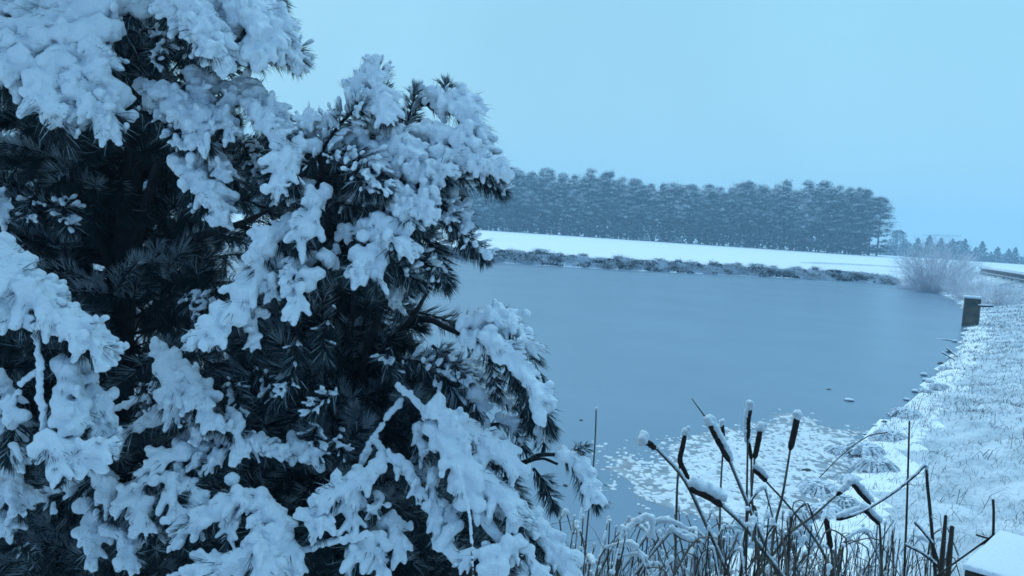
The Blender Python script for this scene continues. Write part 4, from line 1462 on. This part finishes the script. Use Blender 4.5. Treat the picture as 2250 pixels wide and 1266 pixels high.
def deep_crown(tree, poly, trunk_pts, dt, n, dmin, dmax, seed, sparse=()):
    r = np.random.default_rng(seed)
    br, nd = Geo(), Geo()
    xs_, ys_ = [p[0] for p in poly], [p[1] for p in poly]
    tp = np.array(trunk_pts, float)
    made = 0; tries = 0
    while made < n and tries < n * 40:
        tries += 1
        x, y = r.uniform(min(xs_), max(xs_)), r.uniform(min(ys_), max(ys_))
        if not in_poly(x, y, poly): continue
        if any((x - a) ** 2 + (y - b) ** 2 < c * c for a, b, c in sparse) and r.random() < .8: continue
        dep = r.uniform(dmin, dmax)
        if seed == 71 and 120 < x < 440 and 270 < y < 720 and r.random() < .8: dep = r.uniform(3.3, dmax)
        tip = at(x, y, dep)
        ty = np.clip(y + r.uniform(0, 160), tp[0, 1], tp[-1, 1])
        tx = np.interp(ty, tp[:, 1], tp[:, 0])
        root_ = at(tx, ty, dt)
        mid = root_ * .45 + tip * .55 + np.array([0, 0, .05]) + r.normal(0, .03, 3)
        sp = spline([root_, root_ * .7 + tip * .3 + r.normal(0, .06, 3), mid, tip], 12)
        br.tube(sp, np.linspace(.0075, .003, 12), 4, 0, False)
        frosty = r.choice([.02, .3, .65, .9]) * (dep < dmin + .45) * (dep < 3.1)
        shoots = [sp[6:]]
        T = unit(tip - mid)
        for j in range(r.integers(2, 5)):
            k = r.integers(4, 11)
            dv_ = unit(T + r.normal(0, .75, 3))
            l = r.uniform(.10, .24)
            e = sp[k] + dv_ * l
            s2 = spline([sp[k], (sp[k] + e) / 2 + [0, 0, .01], e], 6)
            br.tube(s2, np.linspace(.005, .003, 6), 3, 0, False)
            shoots.append(s2)
        for s2 in shoots:
            B, D, L, t, rad, T_ = shoot_bundles(s2, .06, 380, r)
            kk = 5
            Bk, Dk, Lk = np.repeat(B, kk, 0), np.repeat(D, kk, 0), np.repeat(L, kk)
            Dk = Dk + r.normal(0, .1, Dk.shape); Dk /= np.linalg.norm(Dk, axis=1)[:, None]
            mi = (r.random(len(Bk)) < np.clip(Dk[:, 2] * .2 + .01, 0, .18) + frosty * np.clip(Dk[:, 2] + .45, 0, 1)).astype(int)
            nd.needles(Bk, Dk, Lk, np.where(mi == 1, .0020, .0016), mi)
        made += 1
    o_ = tree.part('inner_branches' if seed < 73 else 'unseen_upper_branches', br.mesh('inner_branches', M['bark'], False, tree.base), tree.base)
    o_['kind'] = 'stuff'
    o_ = tree.part('inner_foliage' if seed < 73 else 'unseen_upper_foliage', nd.mesh('inner_foliage', [M['needle'], M['frost']], False, tree.base), tree.base)
    o_['kind'] = 'stuff'


polyA = [(-260, -420), (560, -420), (600, -60), (560, 80), (470, 130), (400, 190), (560, 260), (610, 340), (600, 470), (590, 560), (590, 700), (610, 900), (640, 1100), (560, 1330), (-260, 1330)]
polyB = [(690, 340), (800, 300), (960, 300), (1000, 380), (930, 470), (930, 560), (860, 600), (925, 660), (930, 710), (960, 770), (1020, 850), (1080, 960), (1040, 1060), (1100, 1150), (1150, 1330), (440, 1330), (500, 1100), (460, 900), (510, 700), (600, 560), (640, 420)]
deep_crown(PA, polyA, [(322, -400), (300, 290), (272, 600), (258, 1250)], 3.2, 460, 2.70, 3.9, 71, [(335, 525, 30), (170, 600, 40), (315, 400, 22), (460, 490, 18)])
deep_crown(PB, polyB, [(703, 335), (742, 640), (775, 1000), (765, 1250)], 2.75, 290, 2.55, 3.1, 72, [(930, 520, 40), (880, 640, 40)])
deep_crown(PA, [(-700, -1500), (420, -1500), (640, -180), (-700, -180)], [(345, -1400), (322, -400), (318, -100)], 3.1, 150, 2.0, 4.2, 73)  # unseen crown above the frame, added to shade the left pine from overhead
# ------------------------------------------------------------------ cattails traced one by one
def px_line(pts, D, dd=0.0):
    n = len(pts)
    return np.array([at(px, py, D + dd * i / max(1, n - 1)) for i, (px, py) in enumerate(pts)])


def snow_ridge(sp, rad, off, name, parent, org, lump=.35, vox=None):
    rad = np.full(len(sp), rad) if np.isscalar(rad) else np.asarray(rad)
    ln_ = np.linalg.norm(np.diff(sp, axis=0), axis=1).sum()
    n2 = max(len(sp), int(ln_ / (rad.mean() * .45)))
    u_ = np.linspace(0, len(sp) - 1, n2)
    sp = np.stack([np.interp(u_, np.arange(len(sp)), sp[:, k]) for k in range(3)], -1)
    rad = np.interp(u_, np.arange(len(rad)), rad)
    ks = np.repeat(np.arange(len(sp)), 2)
    rr = rad[ks] * rng.uniform(1 - lump, 1.05, len(ks))
    C = sp[ks] + np.asarray(off) + rng.normal(0, rad.mean() * .15, (len(ks), 3))
    me = snow_mesh(name, C, rr, vox or max(.0025, rad.mean() * .3), disp=rad.mean() * .35, smooth_it=2, origin=org)
    o_ = obj(name, me, parent)
    return o_


def cattail(stalk, head, D, label, head_w=9, cap=0, side_snow=0, side=(0, 0), tip=None, stalk_snow=0, dd=0.0):
    """stalk: pixels from the head's foot down; head: pixels top to foot"""
    st = px_line(stalk, D, dd)
    end = st[-1].copy(); gz = ground_h([end])[0] - .05
    if end[2] > gz:
        dirn_ = unit(st[-1] - st[-2])
        if dirn_[2] < -.2:
            end = st[-1] + dirn_ * min(2.0, (st[-1][2] - gz) / -dirn_[2])
            st = np.vstack([st, end])
    org = st[-1]
    root = bpy.data.objects.new('cattail', None); COL.objects.link(root); root.location = org
    tag(root, label, 'cattail', None)
    sp = spline(st, 22)
    g = Geo(); g.tube(sp, np.linspace(.0045, .0075, 22), 6)
    if tip:
        tp_ = px_line(tip, D)
        g.tube(spline(tp_, 8), np.linspace(.0018, .004, 8), 5)
    s_o = obj('stalk', g.mesh('stalk', M['reed'], True, org), root)
    h = spline(px_line(head, D), 16)
    rw = head_w * .86 * D / F
    g = Geo()
    g.tube(h, rw * np.interp(np.linspace(0, 1, 16), [0, .05, .12, .88, .95, 1], [.45, .8, 1, 1, .8, .45]) * (1 + rng.normal(0, .05, 16)), 10)
    h_o = obj('seed_head', g.mesh('seed_head', M['cattail'], True, org), root)
    if cap:
        c = h[0] + UPV * cap * .45 * D / F
        k = cap * D / F
        C = c + rng.normal(0, k * .25, (16, 3)); C[:6] -= UPV * k * .5
        me = snow_mesh('snow_cap', C, np.full(16, k * .62) * rng.uniform(.7, 1.1, 16), max(.0025, k * .2), disp=.004, smooth_it=2, origin=org)
        obj('snow_cap', me, root)
    if side_snow:
        off = (side[0] * RT + side[1] * UP) * D / F
        snow_ridge(h, side_snow * D / F * np.interp(np.linspace(0, 1, 16), [0, .2, .8, 1], [.8, 1, .9, .6]), off, 'snow', root, org)
    if stalk_snow:
        snow_ridge(sp[:16], stalk_snow * D / F, UPV * .009 + np.array([.004, 0, 0]), 'snow', s_o, org, .5)
    return root


cattail([(1443, 988), (1500, 1052), (1542, 1135), (1602, 1270)], [(1412, 968), (1428, 976), (1440, 987)], 3.5, 'leaning cattail with a drooped stubby head under a round snow cap, leftmost of the cattails', 8, 17, 0, (0, 0), None, 3)
cattail([(1495, 1012), (1488, 1070), (1483, 1270)], [(1506, 952), (1499, 985), (1494, 1012), (1504, 1035), (1513, 1052)], 3.9, 'cattail with its long dark head snapped into a kink', 6.5, 10)
cattail([(1603, 1016), (1640, 1105), (1680, 1200), (1712, 1270)], [(1556, 925), (1580, 972), (1603, 1015)], 3.4, 'thick leaning cattail with snow plastered along its upper side and a long bare tip', 8, 13, 9, (6, 7), [(1520, 876), (1536, 898), (1556, 925)], 2.5)
cattail([(1590, 966), (1583, 1090), (1580, 1270)], [(1586, 930), (1590, 965)], 4.5, 'small short-headed cattail behind the thick leaning one', 5, 8)
cattail([(1643, 966), (1640, 1150), (1638, 1270)], [(1648, 893), (1643, 930), (1643, 966)], 3.8, 'tallest upright cattail with a ragged snow-stuffed head', 7, 12, 6, (-5, 0))
cattail([(1651, 1010), (1652, 1090), (1668, 1270)], [(1644, 970), (1648, 990), (1651, 1010)], 4.0, 'thin dark cattail squeezed between the two tall upright ones', 5, 7)
cattail([(1658, 1008), (1651, 1100), (1662, 1130), (1668, 1270)], [(1671, 942), (1665, 975), (1658, 1008)], 3.7, 'straight cattail with a smooth dark head tilted right beside the ragged one', 7, 12)
cattail([(1736, 990), (1720, 1085), (1702, 1160), (1690, 1270)], [(1752, 915), (1745, 950), (1736, 989)], 3.6, 'clean dark cattail standing apart over the snowy mud, rightmost upright one', 8, 12)
cattail([(1684, 1059), (1735, 1115), (1800, 1200), (1840, 1290)], [(1655, 1031), (1670, 1043), (1684, 1058)], 3.7, 'short drooping cattail with a ridge of snow under the tall cluster', 7, 0, 8, (3, 8))
cattail([(1585, 1112), (1640, 1165), (1715, 1262)], [(1514, 1073), (1545, 1086), (1570, 1100), (1586, 1112)], 3.2, 'big near cattail bowed left under a thick ridge of snow', 9, 0, 14, (4, 16), None, 3.5)
cattail([(1838, 1089), (1785, 1135), (1735, 1172), (1690, 1230)], [(1913, 1108), (1890, 1083), (1870, 1062), (1853, 1076), (1838, 1089)], 3.6, 'broken cattail folded into a peak with snow on its right slope', 6.5, 0, 9, (6, 7))
cattail([(1933, 1154), (1936, 1210), (1938, 1270)], [(1838, 1142), (1868, 1133), (1898, 1122), (1916, 1137), (1933, 1153)], 3.4, 'cattail bent into a hook with a snowy back, right of the folded one', 6, 0, 9, (3, 9))
cattail([(1826, 1205), (1832, 1270)], [(1815, 1140), (1820, 1170), (1826, 1205)], 3.4, 'dark bare cattail head low among the tangled stems', 7, 0)

# ------------------------------------------------------------------ tall single stems
def stem(pts, D, label, r0=.0045, r1=.003, snow=0, cap=0, name='dead_stem', m='reed', dd=0):
    st = px_line(pts, D, dd)
    if st[-1][2] > ground_h([st[-1]])[0] and pts[-1][1] > 1180:
        dn_ = unit(st[-1] - st[-2])
        if dn_[2] < -.2:
            st = np.vstack([st, st[-1] + dn_ * (st[-1][2] - ground_h([st[-1]])[0] + .05) / -dn_[2]])
    sp = spline(st, 26); org = sp[-1]
    g = Geo(); g.tube(sp, np.linspace(r1, r0, 26), 5)
    o_ = obj(name, g.mesh(name, M[m], True, org), None, org)
    tag(o_, label, 'stem')
    if snow:
        snow_ridge(sp[:20], snow * D / F, UPV * snow * .7 * D / F, 'snow', o_, org, .5)
    if cap:
        k = cap * D / F
        C = sp[0] + UPV * k * .3 + rng.normal(0, k * .3, (10, 3))
        obj('snow_cap', snow_mesh('snow_cap', C, np.full(10, k * .6), max(.002, k * .25), disp=.002, smooth_it=2, origin=org), o_)
    return o_


stem([(1310, 900), (1308, 960), (1303, 1030), (1292, 1140), (1280, 1275)], 3.6, 'tall thin snow-tipped stem standing alone over the ice right of the drooping pine tip', cap=5)
stem([(1998, 925), (1996, 1000), (1992, 1130), (1986, 1275)], 3.4, 'tallest straight bare stem against the right-hand snowy bank', .006, .0035, m='reed_dark')
stem([(1868, 1134), (1900, 1122), (1960, 1085), (2010, 1045), (2034, 1023), (2037, 1060), (2045, 1140), (2056, 1275)], 3.2, 'dark stem bent over at a sharp peak right of the tallest bare stem', .008, .004, 3, m='reed_dark')
stem([(2182, 1098), (2183, 1120), (2183, 1147), (2180, 1275)], 2.4, 'short dark stalk behind the snow-capped block', .004, .004, m='reed_dark')
stem([(2010, 1148), (2030, 1170), (2048, 1195), (2060, 1230)], 3.1, 'slanting broken stem with a line of snow right of the tall bare stems', .006, .005, 3, m='reed_dark')
stem([(1992, 1198), (2025, 1215), (2052, 1236), (2075, 1260)], 3.05, 'lower slanting broken stem under the snow-lined one', .006, .005, 3, m='reed_dark')
stem([(2078, 1133), (2074, 1180), (2066, 1270)], 3.0, 'thick dark stub stem left of the snow-capped block', .012, .006, m='reed_dark')
stem([(2092, 1157), (2088, 1200), (2082, 1270)], 2.9, 'second thick dark stub nearest the snow-capped block', .011, .008, m='reed_dark')
stem([(2145, 1175), (2160, 1180), (2176, 1186), (2150, 1200), (2122, 1220)], 2.4, 'small snapped twig lying against the snow-capped block', .003, .003, m='reed_dark')
stem([(1432, 1185), (1433, 1155), (1428, 1142), (1405, 1148), (1375, 1170), (1362, 1200), (1352, 1280)], 3.1, 'hooked reed leaf under a thick roll of snow above the ice', .007, .006, 9)
stem([(1474, 1163), (1490, 1178), (1512, 1188), (1536, 1190)], 3.2, 'sagging snow-covered reed lying across the stems left of the big bowed cattail', .006, .006, 8)
stem([(1800, 1050), (1850, 1000), (1905, 960), (1950, 950)], 5.2, 'faint arching stem over the tussock at the right water edge', .004, .003)
stem([(1005, 1025), (1020, 1085), (1033, 1150), (1040, 1275)], 2.0, 'thin snow-coated grass stalk standing in front of the young pine', .003, .002, 4)

# ------------------------------------------------------------------ reed bed
def make_reed(seed, H, kind):
    r = np.random.default_rng(700 + seed)
    lean = r.normal(0, .07, 2)
    P = [np.array([0, 0, -.1]), np.array([lean[0] * .4, lean[1] * .4, H * .5]), np.array([lean[0], lean[1], H])]
    if kind == 'bent':
        a = r.uniform(0, 6.28); l = r.uniform(.10, .26)
        top_ = P[-1].copy()
        P = [P[0], P[1], top_, top_ + np.array([math.cos(a) * l * .5, math.sin(a) * l * .5, .01 + .05 * r.random()]), top_ + np.array([math.cos(a) * l, math.sin(a) * l, -l * r.uniform(.3, 1.0)])]
    if kind == 'lean':
        a = r.uniform(0, 6.28); k = r.uniform(.25, .6)
        P = [P[0], np.array([math.cos(a) * k * H * .5, math.sin(a) * k * H * .5, H * .45]), np.array([math.cos(a) * k * H, math.sin(a) * k * H, H * .8])]
    sp = spline(P, 18)
    if kind == 'bent':
        q_ = np.array(P); u_ = np.linspace(0, len(q_) - 1, 18)
        sp = np.stack([np.interp(u_, np.arange(len(q_)), q_[:, k]) for k in range(3)], -1) * .75 + sp * .25
    g = Geo(); g.tube(sp, np.interp(np.linspace(0, 1, 18), [0, 1], [r.uniform(.003, .006), .002]), 5)
    # a leaf or two
    for j in range(r.integers(0, 2)):
        k = r.integers(4, 13); a = r.uniform(0, 6.28); l = r.uniform(.15, .4)
        d = np.array([math.cos(a), math.sin(a), 0])
        L_ = spline([sp[k], sp[k] + d * l * .4 + UPV * l * .5, sp[k] + d * l + UPV * l * r.uniform(-.3, .5)], 7)
        sd2 = np.cross(d, UPV) * .006
        V = np.concatenate([[p + sd2 * (1 - i / 7), p - sd2 * (1 - i / 7) + [0, 0, .002]] for i, p in enumerate(L_)])
        g.add(V, None, [(2 * i, 2 * i + 1, 2 * i + 3, 2 * i + 2) for i in range(6)], 0)
    me = g.mesh('reed', M['reed'] if seed % 3 else M['reed_dark'], False)
    # snow on it
    C, Rr = [], []
    for i in range(1, 17):
        T = unit(sp[i + 1] - sp[i - 1])
        flat = 1 - abs(T[2])
        if r.random() < .5 + flat:
            n_ = 9
            rad_ = .0042 + .010 * flat * r.uniform(.5, 1.3)
            for j in range(n_ + 1):
                p = sp[i] * (1 - j / n_) + sp[i + 1] * (j / n_)
                C.append(p + UPV * rad_ * .6 + np.array([-.003, -.003, 0])); Rr.append(rad_ * r.uniform(.7, 1.15))
    C.append(sp[-1]); Rr.append(.010)
    sm_ = snow_mesh('reed_snow', np.array(C), np.array(Rr), .0032, disp=.003, smooth_it=2)
    return me, sm_


kinds = ['up', 'bent', 'lean', 'up', 'bent', 'lean', 'up', 'bent', 'lean', 'bent']
reeds = [make_reed(i, (.62, .55, .6, .75, .48, .7, .52, .66, .5, .6)[i], kinds[i]) for i in range(10)]
names = {'up': 'straight dead reed with snow on its tip among the shore reeds', 'bent': 'dead reed snapped over with snow on the folded part among the shore reeds', 'lean': 'leaning dead reed lined with snow among the shore reeds'}
cnt = 0
for i in range(900):
    if cnt >= 165: break
    px = random.uniform(1225, 2075)
    D = random.uniform(2.9, 4.8)
    p = at(px, 1266, D)
    gz = ground_h([p])[0]
    vi = random.randrange(10)
    lim = np.interp(px, [1225, 1300, 1420, 1500, 1640, 1800, 1900, 2075], [1130, 1140, 1180, 1170, 1120, 1130, 1165, 1170]) + random.uniform(-20, 60)
    ztop = EYE[2] + ray(px, lim)[2] * D
    Ht = (.62, .6, .5, .75, .52, .56, .52, .7, .42, .62)[vi]
    sc = random.uniform(.8, 1.1)
    z0 = ztop - Ht * sc
    if z0 > gz + .02:            # taller plant needed: rescale so that it stands on the ground
        sc = (ztop - gz) / Ht; z0 = gz
        if sc > 1.9: continue
    elif z0 < gz - .02:
        z0 = gz; sc = max(.35, (ztop - gz) / Ht)
        if ztop - gz < .15: continue
    o_ = obj('reed', reeds[vi][0], None, (p[0], p[1], z0)); o_.rotation_euler = (0, 0, random.random() * 6.28)
    hs = min(sc, 1.25)
    o_.scale = (hs, hs, sc)
    bare = random.random() < np.interp(px, [1600, 1760, 1850], [.03, .35, .7])
    if bare:
        tag(o_, 'bare dark reed without snow standing in the tangle of stems near the right bank', 'reed', 'bare dark reeds of the shore reed bed')
        cnt += 1
        continue
    obj('snow', reeds[vi][1], o_)
    tag(o_, names[kinds[vi]], 'reed', {'up': 'straight reeds of the shore reed bed', 'bent': 'snapped reeds of the shore reed bed', 'lean': 'leaning reeds of the shore reed bed'}[kinds[vi]])
    cnt += 1

# low snowy litter between the reeds: nobody could count it
C, Rr = [], []
g = Geo()
for i in range(230):
    px = random.uniform(1180, 1850) if i % 4 else random.uniform(1800, 2100); D = random.uniform(2.7, 4.6)
    p = at(px, 1300, D); gz = ground_h([p])[0]
    p[2] = gz
    for j in range(3):
        a = random.random() * 6.28; l = random.uniform(.15, .38); up = random.uniform(.25, .55)
        q = p + np.array([math.cos(a) * l, math.sin(a) * l, up * random.uniform(.3, 1)])
        m_ = (p + q) / 2 + [0, 0, up * .12]
        sp = spline([p, m_, q], 7)
        g.tube(sp, np.linspace(.0035, .0015, 7), 3, 0 if random.random() < .6 else 1, False)
        if random.random() < (.85 if px < 1760 else .45):
            for k in range(2, 7):
                C.append(sp[k] + [0, 0, .006]); Rr.append(random.uniform(.006, .016))
                C.append((sp[k] + sp[k - 1]) / 2 + [0, 0, .006]); Rr.append(random.uniform(.006, .012))
for i in range(1300):
    px = random.uniform(1185, 1990); D = random.uniform(2.7, 4.9)
    p = at(px, 1300, D); p[2] = ground_h([p])[0] - .02
    a = random.random() * 6.28; l = random.uniform(.02, .22); up = random.uniform(.2, .62)
    q = p + np.array([math.cos(a) * l, math.sin(a) * l, up])
    m_ = (p + q) / 2 + np.array([0, 0, up * .05])
    g.tube(np.array([p, m_, q]), [.0028, .0024, .0012], 3, random.choice((0, 1, 2, 2, 2)), False)
o = obj('reed_litter', g.mesh('reed_litter', [M['reed'], M['reed_dark'], M['grass_frost']])); tag(o, kind='stuff')
oo = obj('litter_snow', snow_mesh('litter_snow', np.array(C), np.array(Rr), .005, disp=.004, smooth_it=2)); tag(oo, kind='stuff')

# ------------------------------------------------------------------ drooping tussocks on the right shore
def tussock(seed, rad, n):
    r = np.random.default_rng(800 + seed)
    g = Geo(); C, Rr = [], []
    for i in range(n):
        a = r.random() * 6.28; l = rad * r.uniform(.5, 1.15); h = rad * r.uniform(.4, .75)
        d = np.array([math.cos(a), math.sin(a), 0])
        sp = spline([d * .03, d * l * .45 + UPV * h, d * l * .85 + UPV * h * .6, d * l + UPV * h * r.uniform(-.05, .2)], 8)
        sdv = np.cross(d, UPV) * .005
        V = np.concatenate([[p + sdv, p - sdv + [0, 0, .002]] for p in sp])
        g.add(V, None, [(2 * k, 2 * k + 1, 2 * k + 3, 2 * k + 2) for k in range(7)], 0)
        if r.random() < .95:
            for k in range(1, 7):
                C.append(sp[k] + UPV * .012); Rr.append(r.uniform(.012, .026))
                C.append((sp[k] + sp[k + 1]) / 2 + UPV * .012); Rr.append(r.uniform(.010, .022))
    return g.mesh('tussock', M['grass_dead']), snow_mesh('tussock_snow', np.array(C), np.array(Rr), .009, disp=.008, smooth_it=2)


tus = [tussock(i, (.34, .28, .4)[i], (150, 120, 170)[i]) for i in range(3)]
tl = [(1845, 985, 9.6), (1888, 1010, 8.6), (1922, 1020, 8.2), (1800, 1070, 8.0), (1868, 1045, 7.6), (1955, 955, 10.6), (1990, 905, 13), (2035, 850, 16.5), (2065, 842, 17), (1900, 985, 9.4), (1815, 1120, 7.0), (1850, 1100, 6.6), (2078, 800, 20)]
for i, (px, py, D) in enumerate(tl):
    p = ground_hit(px, py + 12, 4) - [0, 0, .02]
    o_ = obj('tussock', tus[i % 3][0], None, p); s_ = random.uniform(.42, .7)
    o_.scale = (s_ * 1.1, s_ * 1.1, s_ * .85); o_.rotation_euler = (0, 0, i * 1.7)
    obj('snow', tus[i % 3][1], o_)
    tag(o_, 'drooping grass tussock under snow with dark hollows along the right shore', 'tussock', 'drooping tussocks on the right shore')

# ------------------------------------------------------------------ snow-capped block in the corner
c0 = at(2115, 1240, 1.90); zt = c0[2]
def on_z(px, py, z): return hit(px, py, z)
c1 = on_z(2196, 1164, zt); c3 = on_z(2262, 1282, zt)
e1 = (c1 - c0); e1[2] = 0; l1 = np.linalg.norm(e1); e1 /= l1
e2 = np.array([e1[1], -e1[0], 0]); 
l1, l2 = l1 * 1.0, .5
ctr = c0 + e1 * l1 / 2 + e2 * l2 / 2
gz = ground_h([ctr])[0] - .1
blk = bpy.data.objects.new('block', None); COL.objects.link(blk); blk.location = (ctr[0], ctr[1], gz)
tag(blk, 'dark square block with a flat cap of snow in the lower right corner', 'block')
rzb = math.atan2(e2[1], e2[0])
bevel_box('body', l2 - .008, l1 - .008, zt - .011 - gz, M['dark_wood'], .006, (0, 0, 0), blk, rzb)
bevel_box('snow_cap', l2, l1, .014, M['snow'], .006, (0, 0, zt - .012 - gz), blk, rzb, 6, .006)
C = []; 
for i in range(40):
    q = ctr + e1 * (l1 * .5 + random.uniform(-.015, .03)) + e2 * random.uniform(-.22, .25)
    C.append(np.array([q[0], q[1], zt - .02 + random.uniform(0, .035)]))
me = snow_mesh('snow_ridge', np.array(C), rng.uniform(.015, .032, 40), .006, disp=.008, smooth_it=3, origin=(ctr[0], ctr[1], gz))
obj('snow_ridge', me, blk)
